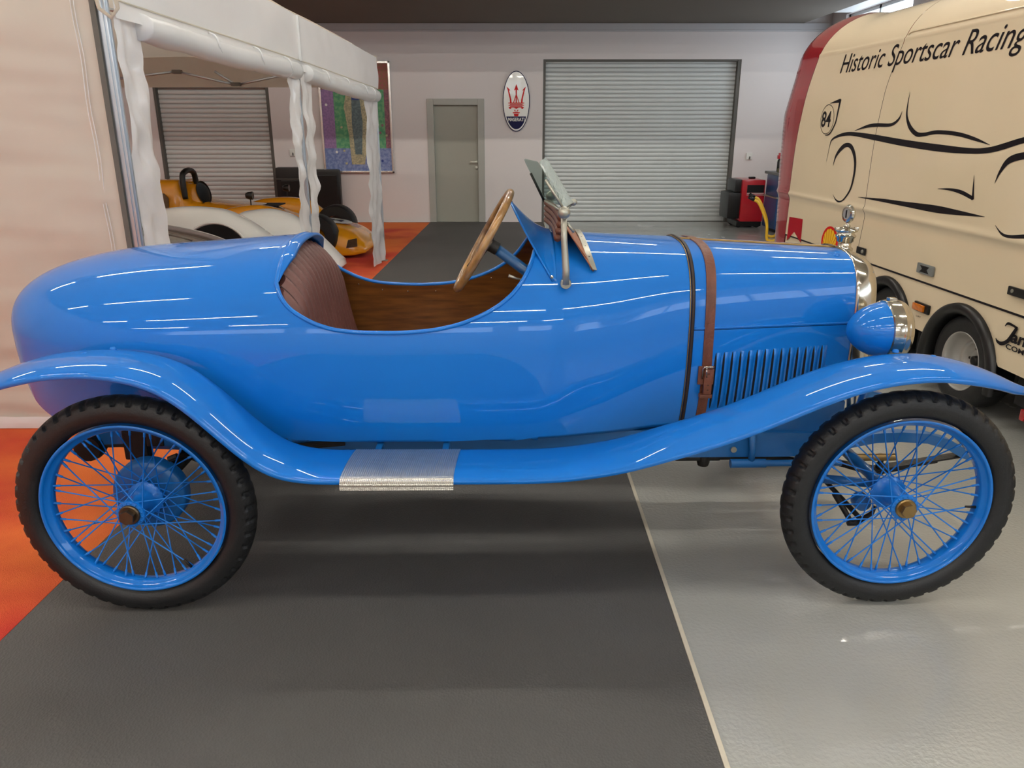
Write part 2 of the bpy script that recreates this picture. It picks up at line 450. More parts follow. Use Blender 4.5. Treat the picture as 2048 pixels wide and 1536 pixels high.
# ceiling tube lights (seen as long streaks in the blue paint)
def tube_light(x, y, z):
    r = empty('tube_light', 'white ceiling tube light hanging above the blue car, beyond the top of the frame', 'lamp', (x, y, z), group='ceiling tube lights')
    MB().box(-.75, .75, -.035, .035, .0, .05, .006).build('housing', M['white_plastic'], r)
    MB().tube([(-.72, 0, -.018), (.72, 0, -.018)], .017, 10).build('glass_tube', M['tube'], r)
    for s in (-.6, .6): MB().tube([(s, 0, .05), (s, 0, CZ - z)], .004, 6).build('hanger', M['nickel_dull'], r)
    return r
first = None; names = ['first', 'second', 'third', 'fourth', 'fifth']
for i, y in enumerate((7.6, 4.4, 1.0, -2.6, -6.0)):
    for j, x in enumerate((-5.6, -3.4, -1.2, 1.0, 3.2)):
        if first is None: c = first = tube_light(x, y, 4.2)
        else:
            c = inst(first, None, loc=(x, y, 4.2))
            for ch in list(first.children): inst(ch, c)
        c['label'] = 'white ceiling tube light, %s from the left in the %s row from the back wall' % (names[j], names[i])

# ================================================================== VINTAGE CAR
YC = .61
car = empty('vintage_car', 'bright blue open vintage cyclecar with wire wheels and brown bonnet strap', 'car', (.02, 2.256, .003), radians(1.0))
# station table: x, Ztop, W, Zm, Wb, Zb, n
TB = [(-1.84, 1.112, .405, .85, .33, .505, 2.25), (-1.5, 1.125, .42, .84, .345, .505, 2.3), (-1.2, 1.141, .43, .82, .36, .507, 2.35), (-.8, 1.169, .435, .80, .38, .509, 2.4),
      (-.4, 1.188, .424, .78, .39, .509, 2.3), (.07, 1.187, .402, .78, .375, .507, 2.3), (.3, 1.173, .362, .79, .33, .507, 2.45), (.6, 1.157, .311, .82, .255, .51, 3.0), (1.22, 1.121, .226, .85, .234, .55, 3.4)]
def sec(x):
    p = [interp(TB, x, k) for k in range(1, 7)]
    if x < -1.2:
        k = min(1.0, (-1.2 - x) / (1.835 - 1.2))
        g = lambda pw: max(0.0, 1 - k ** pw) ** (1 / pw)
        Zt, Wd, Zm, Wb, Zb, n = p; zc = .86
        return [zc + (Zt - zc) * g(2.65), Wd * g(2.3), zc + (Zm - zc) * g(2.65), Wb * g(2.3), zc + (Zb - zc) * g(3.3), n]
    return p
def bp(x, U, off=0.0):
    """body surface; U 0..2 runs from the underside over the near side, the top, and down the far side"""
    Zt, Wd, Zm, Wb, Zb, n = sec(x)
    side = 1 if U <= 1 else -1
    u = U if U <= 1 else 2 - U
    if u < .06: y = Wb * (.3 + .7 * u / .06) if u > 0 else Wb * .3; z = Zb - .012 * (1 - u / .06)
    elif u < .40:
        k = 1 - (u - .06) / .34
        y = Wb + (Wd - Wb) * (1 - k ** 2.2); z = Zm - (Zm - Zb) * k
    else:
        a = (u - .40) / .60 * pi / 2
        y = Wd * max(0, cos(a)) ** (2 / n); z = Zm + (Zt - Zm) * max(0, sin(a)) ** (2 / n)
    return Vector((x, YC - side * y, z))
def bn(x, U):
    e = .004; ex = .004
    a = bp(min(x + ex, 1.22), U) - bp(max(x - ex, -1.834), U)
    b = bp(x, min(2, U + e)) - bp(x, max(0, U - e))
    c = a.cross(b)
    if c.length < 1e-12: return Vector((-1, 0, 0))
    c.normalize()
    P = bp(x, U); ctr = Vector((max(x, -1.4), YC, .82))
    if c.dot(P - ctr) < 0: c = -c
    return c
def u_at(x, z):
    lo, hi = .06, 1.0
    for _ in range(40):
        m = (lo + hi) / 2
        if bp(x, m).z < z: lo = m
        else: hi = m
    return (lo + hi) / 2
CUT = [(-.792, 1.06), (-.775, 1.025), (-.745, .99), (-.70, .960), (-.65, .936), (-.585, .918), (-.49, .909), (-.40, .907), (-.30, .912), (-.205, .928), (-.107, .963), (-.034, 1.006), (.02, 1.06), (.05, 1.11), (.068, 1.15)]
XR, XF = -.792, .075
def cutz(x): return interp(CUT, x)
def grid_from(xs, Us, off=0.0, name=None, m=None, parent=None):
    vs = []; ns = []; fs = []; n = len(Us(xs[0]))
    for x in xs:
        for U in Us(x):
            nn = bn(x, U); vs.append(bp(x, U) + nn * off); ns.append(nn if off >= 0 else -nn)
    for i in range(len(xs) - 1):
        for j in range(n - 1):
            q = (i * n + j, i * n + j + 1, (i + 1) * n + j + 1, (i + 1) * n + j)
            fs.append(q)
    return vs, ns, fs
def orient(vs, ns, fs):
    out = []
    for f in fs:
        a, b, c = (vs[f[0]], vs[f[1]], vs[f[2]]); g = (b - a).cross(c - a)
        if g.length < 1e-12 and len(f) > 3: g = (vs[f[2]] - vs[f[0]]).cross(vs[f[3]] - vs[f[0]])
        s = sum((ns[i] for i in f), Vector())
        out.append(f if g.dot(s) >= 0 else f[::-1])
    return out
def surf_obj(name, pieces, m, parent, inner=0.0):
    V, N_, F = [], [], []
    for (vs, ns, fs) in pieces:
        k = len(V); fs = orient(vs, ns, fs)
        V += vs; N_ += ns; F += [tuple(i + k for i in f) for f in fs]
    return mk(name, V, F, m, parent, sm=True, normals=N_)
NU = 72
ulist = [i / NU for i in range(NU + 1)]
full = lambda x: [2 * u for u in ulist]
rear_x = [-1.834 + (1.834 - .792) * (1 - cos(pi / 2 * i / 44)) for i in range(45)]
rear_x[-1] = XR
mid_x = [XR + (XF - XR) * (.5 - .5 * cos(pi * i / 60)) for i in range(61)]
front_x = [XF + (.605 - XF) * i / 22 for i in range(23)]
nearU = lambda x: [u_at(x, cutz(x)) * k / 40 for k in range(41)]
farU = lambda x: [2 - u_at(x, cutz(x)) * k / 40 for k in range(41)]
body = surf_obj('body', [grid_from(rear_x, full), grid_from(mid_x, nearU), grid_from(mid_x, farU), grid_from(front_x, full)], M['paint'], car)
# inner lining of the cockpit (wood)
mid_in = [x for x in mid_x]
lin = lambda x: [.10 + (u_at(x, cutz(x)) - .002 - .10) * k / 24 for k in range(25)]
linf = lambda x: [2 - u for u in lin(x)]
ext_x = [.075 + .35 * i / 6 for i in range(7)]
lin_e = lambda x: [.10 + .9 * k / 24 for k in range(25)]
surf_obj('cockpit_lining', [grid_from(mid_in, lin, -.009), grid_from(mid_in, linf, -.009)], M['ply'], car)
surf_obj('scuttle_lining', [grid_from(ext_x, lin_e, -.009), grid_from(ext_x, lambda x: [2 - u for u in lin_e(x)], -.009)], M['ply'], car)
MB().box(-.80, .30, YC - .31, YC + .31, .512, .525).build('cockpit_floor', M['ply'], car)
# rolled rim bead round the opening
def rim_pts(far=False):
    pts = []
    top = [bp(XR, 1 - (1 - u_at(XR, 1.06)) * k / 14) for k in range(14)]
    side = [bp(x, u_at(x, cutz(x))) for x in mid_x]
    end = [bp(XF, u_at(XF, 1.15) + (1 - u_at(XF, 1.15)) * k / 10) for k in range(1, 11)]
    pts = top + side + end
    if far: pts = [Vector((p.x, 2 * YC - p.y, p.z)) for p in pts]
    return pts
near = rim_pts(); far = rim_pts(True)
MB().tube(near + far[::-1][1:-1], .0075, 8, closed=True).build('cockpit_rim', M['paint'], car, sm=True)
# padded lip of the rear hump
UL = u_at(XR, 1.058); UW = 2 - 2 * UL
lip = [bp(XR + .012, UL + UW * k / 40) for k in range(41)]
rows = []
for i, p in enumerate(lip):
    n = bn(XR, UL + UW * i / 40)
    k = min(1, min(i, 40 - i) / 9)
    rows.append([p + Vector((-.03 - .012, 0, 0)) - n * .0012, p + Vector((-.014, 0, 0)) + n * (.005 * k - .0008), p + Vector((-.006 + .030 * k, 0, 0)) + n * .003 * k, p + Vector((-.006 + .034 * k, 0, 0)) - n * .008 * k, p + Vector((-.008, 0, 0)) - n * .014 * k])
MB().grid(rows).build('rear_hump_lip', M['paint'], car, sm=True)
# rivets/screws along the lining edge
sc0 = None
for x in (-.66, -.56, -.45, -.33, -.21, -.09, .0):
    for s in (0, 1):
        u = u_at(x, cutz(x) - .028); U = 2 - u if s else u
        p = bp(x, U) - bn(x, U) * .010
        if sc0 is None: sc0 = MB().lathe([(0, -.003), (.003, -.002), (.004, .002)], 'y', 8).build('lining_screw', M['nickel'], car, sm=True); sc0.location = p
        else: inst(sc0, car, loc=p)

# bonnet: top panels, side panels, hinges
bon_x = [.612 + (1.196 - .612) * i / 20 for i in range(21)]
HZ = .884
ubot = lambda x: u_at(x, interp([(0.6, .52), (1.2, .575)], x))
top_near = lambda x: [u_at(x, HZ + .001) + (.998 - u_at(x, HZ + .001)) * k / 30 for k in range(31)]
side_near = lambda x: [ubot(x) + (u_at(x, HZ - .001) - ubot(x)) * k / 22 for k in range(23)]
mir = lambda f: (lambda x: [2 - u for u in f(x)])
surf_obj('bonnet_top', [grid_from(bon_x, top_near), grid_from(bon_x, mir(top_near))], M['paint'], car)
surf_obj('bonnet_side', [grid_from(bon_x, side_near)], M['paint'], car)
surf_obj('bonnet_side', [grid_from(bon_x, mir(side_near))], M['paint'], car)
surf_obj('bonnet_underlay', [grid_from([.60, .7, .8, .9, 1.0, 1.1, 1.2], full, -.012)], M['blackmatt'], car)
for f in (0, 1):
    pts = []
    for x in bon_x:
        U = u_at(x, HZ + .007); U = 2 - U if f else U
        pts.append(bp(x, U) + bn(x, U) * .0006)
    MB().tube(pts, .0035, 6).build('bonnet_bead', M['paint'], car, sm=True)
hpts = [bp(x, 1.0) + Vector((0, 0, .001)) for x in [.60] + bon_x]
mbh = MB().tube(hpts, .0055, 8)
mbh.build('centre_hinge', M['brass'], car, sm=True)
# piping between scuttle and bonnet
for dx, rr, mm in ((.604, .0062, 'edge_rubber'), (.594, .0022, 'brass')):
    MB().tube([bp(dx, .09 + 1.82 * k / 90) + bn(dx, .09 + 1.82 * k / 90) * (.002) for k in range(91)], rr, 8).build('scuttle_piping', M[mm], car, sm=True)
# louvres
def louvre(x, far=False):
    zb, zt = .585, .80 + (x - .7) * .03
    mbl = MB(); rows = []; hole = []
    sgn = -1 if not far else 1
    for k in range(19):
        t = k / 18; z = zb + (zt - zb) * t
        e = min(1, min(t, 1 - t) * 7) ** .6
        u = u_at(x, z); y = bp(x, u).y; y2 = bp(x + .02, u_at(x + .02, z)).y
        if far: y = 2 * YC - y; y2 = 2 * YC - y2
        h = .011 * e
        row = []
        for j, (fx, fh) in enumerate(((0, .8), (.002, 1.0), (.006, .95), (.011, .62), (.016, .22), (.019, 0))):
            row.append(Vector((x + fx, y + (y2 - y) * fx / .02 + sgn * (h * fh + .0003), z)))
        rows.append(row)
        hole.append([Vector((x - .002 - .003 * e, y + sgn * .0008, z)), row[0] + Vector((.001, 0, 0))])
    mbl.grid(rows, 0); mbl.grid(hole, 1)
    return mbl.build('louvre', [M['paint'], M['blackmatt']], car, sm=True, auto=60)
for i in range(14):
    x = .700 + i * .0302
    louvre(x); louvre(x, True)
# valance under the bonnet
MB().prism([(.55, .50), (.62, .445), (1.12, .455), (1.20, .50), (1.20, .60), (.60, .55)], 'y', YC - .25, YC - .24).build('valance', M['paint_dull'], car)

# leather strap round the bonnet
SX = .668
def strap_pt(U, dx, h): 
    x = SX + dx
    return bp(x, U) + bn(x, U) * h
rows = []
for k in range(141):
    U = .05 + 1.90 * k / 140
    sx = .002 * sin(k * .15)
    rows.append([strap_pt(U, -.0175 + sx, .0005), strap_pt(U, -.0170 + sx, .0042), strap_pt(U, -.012 + sx, .0048), strap_pt(U, -.0105 + sx, .0040), strap_pt(U, .0105 + sx, .0040), strap_pt(U, .012 + sx, .0048), strap_pt(U, .0170 + sx, .0042), strap_pt(U, .0175 + sx, .0005)])
MB().grid(rows).build('bonnet_strap', M['strap'], car, sm=True, auto=50)
yb = bp(SX, u_at(SX, .72)).y
MB().box(SX - .03, SX + .026, yb - .014, yb - .004, .688, .755, .004).build('strap_pad', M['strap'], car, sm=True, auto=50)
MB().box(SX - .011, SX + .018, yb - .027, yb - .014, .655, .748, .005).build('strap_tongue', M['strap'], car, sm=True, auto=50)
MB().tube([(SX - .017, yb - .02, .712), (SX - .017, yb - .024, .75), (SX - .012, yb - .026, .757), (SX + .014, yb - .026, .757), (SX + .02, yb - .024, .75)], .0028, 8).tube([(SX - .006, yb - .028, .755), (SX - .004, yb - .03, .72)], .0022, 6).build('strap_buckle', M['nickel'], car, sm=True)
MB().box(SX - .022, SX + .022, yb - .024, yb - .003, .640, .654, .003).build('strap_keeper', M['strap'], car, sm=True, auto=50)
hb = None
for z in (.672, .69, .732):
    if hb is None: hb = MB().lathe([(0, -.0006), (.0028, 0), (.0028, .001)], 'y', 8, ).build('strap_hole', M['leather_dark'], car); hb.location = (SX + .004, yb - .0272, z)
    else: inst(hb, car, loc=(SX + .004, yb - .0272, z))

# radiator shell: follows the bonnet section and rolls over to the front
rows = []
XQ = [(1.196, .000), (1.198, .006), (1.206, .007), (1.235, .006), (1.258, .003), (1.270, -.004), (1.277, -.014), (1.279, -.026), (1.276, -.036), (1.268, -.040)]
RT = 1.197
for (x, h) in XQ:
    row = []
    for k in range(81):
        U = .07 + 1.86 * k / 80
        p = bp(RT, U); n = bn(RT, U); n.x = 0; n.normalize()
        lift = max(0, sin(pi * (U) / 2)) ** 6 * (x - 1.196) * -.25
        q = p + n * h; q.x = x; q.z += lift
        q.z = .52 + (q.z - .52) if q.z > .52 else q.z
        row.append(q)
    rows.append(row)
MB().grid(rows).build('radiator_shell', M['nickel'], car, sm=True)
mb = MB()
core = []
for k in range(41):
    U = .10 + 1.80 * k / 40; p = bp(RT, U); n = bn(RT, U); n.x = 0; n.normalize(); q = p - n * .036; core.append((q.y, q.z))
mb.prism(core, 'x', 1.21, 1.262)
mb.build('radiator_core', M['iron'], car)
grid_mb = MB()
for i in range(11):
    y = YC - .17 + .034 * i; grid_mb.box(y - .001 + 0, y + .001, 0, 0, 0, 0) if False else None
for i in range(26):
    z = .56 + .02 * i; grid_mb.box(1.262, 1.265, YC - .19, YC + .19, z, z + .004)
grid_mb.build('radiator_fins', M['nickel_dull'], car)
# filler cap and motometer
cx = 1.232
MB().lathe([(0, 1.10), (.030, 1.10), (.032, 1.118), (.024, 1.126), (.023, 1.140), (.030, 1.146), (.031, 1.158), (.036, 1.162), (.037, 1.166), (.030, 1.172), (.030, 1.178), (.040, 1.182), (.041, 1.187), (.034, 1.192), (.020, 1.196), (.010, 1.199), (0, 1.20)], 'z', 32, (cx, YC, 0)).build('radiator_cap', M['nickel'], car, sm=True, auto=50)
for s in (-1, 1): MB().box(cx + s * .036 - .008, cx + s * .036 + .008, YC - .006, YC + .006, 1.184, 1.196, .003).build('cap_lug', M['nickel'], car, sm=True, auto=50)
mm = MB().lathe([(0, 1.198), (.012, 1.199), (.013, 1.203), (.006, 1.207), (.006, 1.214), (.010, 1.217), (.005, 1.221)], 'z', 20, (cx, YC, 0))
mm.build('motometer_stem', M['nickel'], car, sm=True)
mo = MB().lathe([(0, -.010), (.020, -.010), (.026, -.008), (.029, 0), (.026, .008), (.020, .010), (0, .010)], 'x', 28).build('motometer', M['nickel'], car, sm=True, auto=40)
mo.location = (cx, YC, 1.245); mo.rotation_euler = (0, 0, radians(18)); mo.scale = (1, 1, 1.15)
mo2 = MB().lathe([(0, -.0108), (.0175, -.0106)], 'x', 24).build('motometer_dial', M['grey_paint'], car); mo2.location = mo.location; mo2.rotation_euler = mo.rotation_euler; mo2.scale = mo.scale
mo3 = MB().box(-.0118, -.0109, -.003, .003, -.014, .014).build('motometer_tube', M['black'], car); mo3.location = mo.location; mo3.rotation_euler = mo.rotation_euler

# headlamps
def headlamp(y):
    zc = .902; L_ = lambda pr: [(r_ * .95, 1.110 + (h_ - 1.098) * .84) for r_, h_ in pr]
    prof = [(0, 1.098), (.016, 1.101), (.034, 1.110), (.053, 1.126), (.070, 1.148), (.084, 1.175), (.094, 1.205), (.099, 1.232)]
    lamp = MB().lathe(L_(prof), 'x', 40, (0, y, zc)).build('headlamp', M['paint'], car, sm=True, auto=45)
    MB().lathe(L_([(.099, 1.230), (.104, 1.233), (.107, 1.250), (.107, 1.268), (.1085, 1.270), (.1085, 1.276), (.107, 1.278), (.106, 1.292), (.101, 1.306), (.094, 1.314), (.088, 1.316), (.086, 1.312)]), 'x', 44, (0, y, zc)).build('lamp_bezel', M['nickel'], lamp, sm=True, auto=40)
    MB().lathe(L_([(0, 1.324), (.04, 1.322), (.07, 1.317), (.088, 1.311)]), 'x', 36, (0, y, zc)).build('lamp_lens', M['pane'], lamp, sm=True)
    MB().lathe(L_([(0, 1.24), (.05, 1.25), (.085, 1.30)]), 'x', 30, (0, y, zc)).build('reflector', M['nickel'], lamp, sm=True)
    MB().box(1.232, 1.258, y - .012, y + .012, zc + .096, zc + .110, .004).build('bezel_catch', M['nickel'], lamp, sm=True, auto=50)
    MB().tube([(1.235, y, zc - .095), (1.235, y + (.06 if y < YC else -.06), .68), (1.235, y + (.12 if y < YC else -.12), .55)], .011, 10).build('lamp_bracket', M['paint'], lamp, sm=True)
headlamp(.232); headlamp(2 * YC - .232)

# wings with running board: long S-shaped sheet
FT = [(-1.80, .722), (-1.74, .750), (-1.67, .780), (-1.6, .806), (-1.5, .838), (-1.4, .858), (-1.3, .864), (-1.22, .859), (-1.13, .841), (-1.06, .811), (-1.0, .766), (-.93, .697), (-.86, .624), (-.79, .563), (-.72, .531), (-.61, .518), (-.4, .516), (0, .515), (.11, .518), (.2, .527), (.33, .550), (.45, .584), (.56, .617), (.7, .667), (.82, .719), (.93, .769), (1.04, .808), (1.145, .831), (1.26, .839), (1.35, .829), (1.45, .806), (1.53, .779), (1.605, .748)]
_raw = FT
def _sm(x):
    a = b = 0
    for k in range(-6, 7):
        w = math.exp(-(k / 3.2) ** 2); q = x + k * .012
        v = interp(_raw, q) if _raw[0][0] <= q <= _raw[-1][0] else None
        if v is None: continue
        a += w * v; b += w
    return a / b
FT = [(-1.80 + 3.405 * i / 110, _sm(-1.80 + 3.405 * i / 110)) for i in range(111)]
def wing(mirror=False):
    xs = []; x = -1.80
    N = 190
    rows = []; under = []
    for i in range(N + 1):
        x = -1.80 + 3.405 * i / N
        z = interp(FT, x); dz = (interp(FT, x + .004) - interp(FT, x - .004)) / .008
        nx, nz = -dz, 1.0; L = math.hypot(nx, nz); nx /= L; nz /= L
        wf = 1.0
        if x > 1.30: wf = max(.03, (1 - ((x - 1.30) / .305) ** 1.9)) 
        if x < -1.45: wf = max(.05, (1 - ((-1.45 - x) / .35) ** 1.8))
        y0, y1 = .02 - .12 * wf, .02 + .12 * wf
        flat = interp([(-.75, 1), (-.55, 0), (.25, 0), (.5, 1)], x)
        cr = (.012 + .016 * flat) * (.35 + .65 * wf)
        row = []
        for k in range(21):
            w = -1 + 2 * k / 20
            h = cr * (1 - abs(w) ** 2.6)
            y = (y0 + y1) / 2 + (y1 - y0) / 2 * w
            row.append(Vector((x + nx * h, y, z + nz * h)))
        # rolled outer lip
        lipo = [Vector((x - nx * d, y0 + oy, z - nz * d)) for d, oy in ((.014, .004), (.012, .0), (.006, -.0015))]
        lipi = [Vector((x - nx * .004, y1 + .001, z - nz * .004)), Vector((x - nx * .008, y1 - .002, z - nz * .008))]
        row = lipo + row + lipi
        if mirror: row = [Vector((p.x, 2 * YC - p.y, p.z)) for p in row]
        rows.append(row)
    o = MB().grid(rows).build('wing', M['paint'], car, sm=True)
    md = o.modifiers.new('thickness', 'SOLIDIFY'); md.thickness = .003; md.offset = 0
    return o
wing(); wing(True)
# wing rivets
rv = None
for x, y in ((-1.33, .03), (-1.27, .09), (1.22, .11), (1.31, .05)):
    for mi in (0, 1):
        yy = 2 * YC - y if mi else y
        p = (x, yy, interp(FT, x) + .026)
        if rv is None: rv = MB().lathe([(.010, -.004), (.010, .001), (.007, .005), (0, .006)], 'z', 16).build('wing_rivet', M['paint'], car, sm=True, auto=50); rv.location = p
        else: inst(rv, car, loc=p)
# step plates
def step(mirror):
    rows = []; nx = 220
    for i in range(nx + 1):
        x = -.540 + .350 * i / nx
        row = []
        ridge = .0026 * abs(sin(pi * i / 4))
        for k in range(15):
            y = .128 - .208 * k / 14
            w = (y - .02) / .12; base = interp(FT, x) + .012 * (1 - abs(w) ** 2.6) + .003
            row.append(Vector((x - .012 * (k / 14), y, base + ridge)))
        for k in range(1, 11):
            a = k / 10 * radians(84); r = .029
            yy = -.080 - r * sin(a); zz = interp(FT, x) + .0085 - r * (1 - cos(a)) * .9
            zig = .0026 * abs(sin(pi * i / 4)) * (1 if k % 2 else .15)
            row.append(Vector((x - .012, yy - zig, zz + zig * .3)))
        for k in range(1, 5):
            zig = .0026 * abs(sin(pi * i / 4)) * (1 if k % 2 == 0 else .15)
            row.append(Vector((x - .012, -.1090 - zig, interp(FT, x) - .0150 - k * .003)))
        if mirror: row = [Vector((p.x, 2 * YC - p.y, p.z)) for p in row]
        rows.append(row)
    MB().grid(rows).build('step_plate', M['alu'], car, sm=False)
step(False); step(True)
# running-board brackets
for x in (-.475, -.245):
    for mi in (0, 1):
        y0, y1 = (-.07, .30) if not mi else (2 * YC - .30, 2 * YC + .07)
        b = MB().box(x - .011, x + .011, y0, y1, .488, .503, .003)
        yo = -.075 if not mi else 2 * YC + .075
        b.box(x - .010, x + .010, yo - .006, yo + .006, .475, .50, .002)
        yi = .245 if not mi else 2 * YC - .245
        b.box(x - .013, x + .013, yi - .004, yi + .004, .47, .56, .002)
        b.build('board_bracket', M['paint_dull'], car)

# chassis rails and undergear
def railprof(pts, y0, y1): return MB().prism(pts, 'y', y0, y1)
RP = [(-1.55, .50), (-.9, .50), (.45, .50), (1.12, .484), (1.237, .470), (1.33, .482), (1.42, .485), (1.52, .478), (1.60, .455), (1.67, .415), (1.70, .385), (1.69, .372), (1.66, .380), (1.60, .415), (1.52, .440), (1.42, .447), (1.33, .444), (1.24, .425), (1.12, .392), (.60, .392), (-.9, .42), (-1.3, .44), (-1.55, .455)]
for y0 in (YC - .27, YC + .235):
    railprof(RP, y0, y0 + .035).build('chassis_rail', M['paint_dull'], car)
for x in (-1.5, -.55, .35, 1.15):
    MB().tube([(x, YC - .25, .46), (x, YC + .25, .46)], .018, 12).build('cross_member', M['paint_dull'], car, sm=True)
MB().lathe([(0, 0), (.011, 0), (.011, .006), (.006, .006), (.006, .011), (0, .011)], 'y', 16, (.80, YC - .281, .425)).build('rail_bolt', M['nickel_dull'], car)
MB().tube([(.86, YC - .285, .49), (.868, YC - .285, .42), (.866, YC - .285, .385)], .012, 10).build('tube_stay', M['paint_dull'], car, sm=True)
MB().tube([(.79, YC - .285, .373), (.92, YC - .285, .373)], .0165, 14).tube([(.92, YC - .285, .373), (1.20, YC - .285, .373)], .0125, 12).build('torque_tube', M['paint_dull'], car, sm=True, auto=50)
# sump / gearbox seen below the rail
MB().box(.35, 1.02, YC - .20, YC + .16, .345, .47, .02).box(.59, .76, YC - .262, YC - .20, .372, .392, .008).build('engine_sump', M['iron'], car, sm=True, auto=50)
MB().lathe([(0, .345), (.02, .35), (.024, .365), (.024, .39), (0, .39)], 'z', 16, (.70, YC - .245, 0)).box(.515, .56, YC - .262, YC - .22, .375, .395, .004).build('drain_plug', M['iron'], car, sm=True, auto=50)
MB().tube([(1.10, YC - .25, .36), (1.0, YC - .22, .365), (.85, YC - .2, .37)], .01, 8).build('exhaust_pipe', M['iron'], car, sm=True)
# front axle, springs, brake drum linkage
WX_F, WX_R, WR = 1.250, -1.235, .380
MB().tube([(WX_F, .10, .37), (WX_F, .20, .385), (WX_F, YC, .385), (WX_F, 2 * YC - .20, .385), (WX_F, 2 * YC - .10, .37)], [.02, .02, .022, .02, .02], 12).build('front_axle', M['paint_dull'], car, sm=True)
for y in (YC - .235, YC + .235):
    for k in range(4):
        e = .0 + .10 * k
        MB().prism([(1.16 + e * .25, .365 - k * .007), (1.36, .330 - k * .008), (1.69 - e * 1.1, .385 - k * .012 - e * .12), (1.69 - e * 1.1, .379 - k * .012 - e * .12), (1.36, .323 - k * .008), (1.16 + e * .25, .358 - k * .007)], 'y', y - .02, y + .02).build('spring_leaf', M['iron'], car)
    MB().lathe([(0, -.028), (.013, -.028), (.013, .028), (0, .028)], 'y', 14, (1.69, y, .384)).build('spring_eye', M['iron'], car)
    MB().lathe([(0, .30), (.016, .305), (.016, .345), (.01, .35), (.01, .365), (.016, .37), (.014, .382), (0, .384)], 'z', 12, (1.375, y, 0)).build('spring_clamp', M['iron'], car, sm=True, auto=50)
    MB().lathe([(0, -.08), (.014, -.08), (.014, .08), (0, .08)], 'x', 14, (1.33, y - .03, .385)).build('shackle_bush', M['brass'], car, sm=True, auto=50)
def linkage(s):
    f = lambda y: y if s else 2 * YC - y
    MB().tube([(1.06, f(.19), .375), (1.23, f(.17), .365), (1.29, f(.15), .36)], [.016, .016, .012], 12).build('steering_arm', M['paint_dull'], car, sm=True)
    MB().tube([(1.10, f(.13), .345), (1.155, f(.11), .255), (1.165, f(.11), .245)], [.011, .009, .011], 8).tube([(1.150, f(.11), .243), (1.185, f(.11), .243)], .012, 8).tube([(1.185, f(.11), .245), (1.225, f(.10), .285), (1.23, f(.10), .31)], [.009, .008, .008], 8).build('drop_link', M['iron'], car, sm=True)
    MB().lathe([(0, -.02), (.028, -.02), (.03, 0), (.028, .02), (0, .02)], 'y', 18, (1.195, f(.13), .315)).build('brake_lever_boss', M['paint_dull'], car, sm=True, auto=50)
linkage(True); linkage(False)
MB().tube([(1.20, .13, .25), (1.20, 2 * YC - .13, .25)], .009, 8).build('track_rod', M['iron'], car, sm=True)
# rear axle, differential, damper, springs
MB().tube([(WX_R, .12, WR), (WX_R, 2 * YC - .12, WR)], .026, 14).build('rear_axle', M['iron'], car, sm=True)
MB().lathe([(0, -.11), (.05, -.10), (.095, -.05), (.105, 0), (.095, .05), (.05, .10), (0, .11)], 'y', 24, (WX_R, YC, WR)).build('differential', M['iron'], car, sm=True)
for y in (YC - .26, YC + .26):
    for k in range(3):
        MB().prism([(-1.20 - k * .03, .415 - k * .006), (-.80, .46 - k * .008), (-.62, .475 - k * .008), (-.62, .468 - k * .008), (-.80, .452 - k * .008), (-1.20 - k * .03, .408 - k * .006)], 'y', y - .02, y + .02).build('spring_leaf', M['iron'], car)
for y in (.23, 2 * YC - .23):
    MB().lathe([(0, -.03), (.045, -.03), (.05, 0), (.045, .03), (0, .03)], 'y', 18, (-1.475, y, .50)).tube([(-1.475, y, .50), (-1.30, y, .505)], .008, 8).build('friction_damper', M['iron'], car, sm=True, auto=50)
MB().box(-1.36, -1.28, .22, .26, .45, .56, .008).box(-1.28, -1.22, .22, .25, .50, .56, .006).build('bracket_plate', M['iron'], car)
MB().box(-1.28, -.98, YC - .30, YC + .30, .50, .57, .01).build('rear_floor', M['blackmatt'], car)

# ---------------- wheels
def tyre_mesh():
    N = 336; K = 36; rows = []
    r = .045; Rc = WR - r
    for i in range(N):
        a = 2 * pi * i / N; row = []
        ph = (i % 7)
        for k in range(K):
            b = -pi * .80 + 1.6 * pi * k / (K - 1)     # 0 = outermost
            rr = r
            ab = abs(b)
            if ab < .33 * pi:
                if ab > .17 * pi:
                    blk = ((i + (3 if b > 0 else 0)) % 7) < 5
                    rr = r + (.0026 if blk else -.0045)
                else:
                    rr = r + (.0022 if ((i + (3 if b > .05 else 0)) % 7) < 5 or ab < .06 * pi else -.003)
                rr -= .001 * (1 - cos(b))
            elif ab < .37 * pi: rr = r + .0012
            flatten = 1.0
            row.append(Vector(((Rc + rr * cos(b)) * cos(a), rr * 1.0 * sin(b), (Rc + rr * cos(b)) * sin(a))))
        rows.append(row)
    rows.append(rows[0])
    return MB().grid(rows)
def hex_prism(mb, r, y0, y1, rot=.3, mi=0):
    mb.prism([(r * cos(rot + i * pi / 3), r * sin(rot + i * pi / 3)) for i in range(6)], 'y', y0, y1, mi)

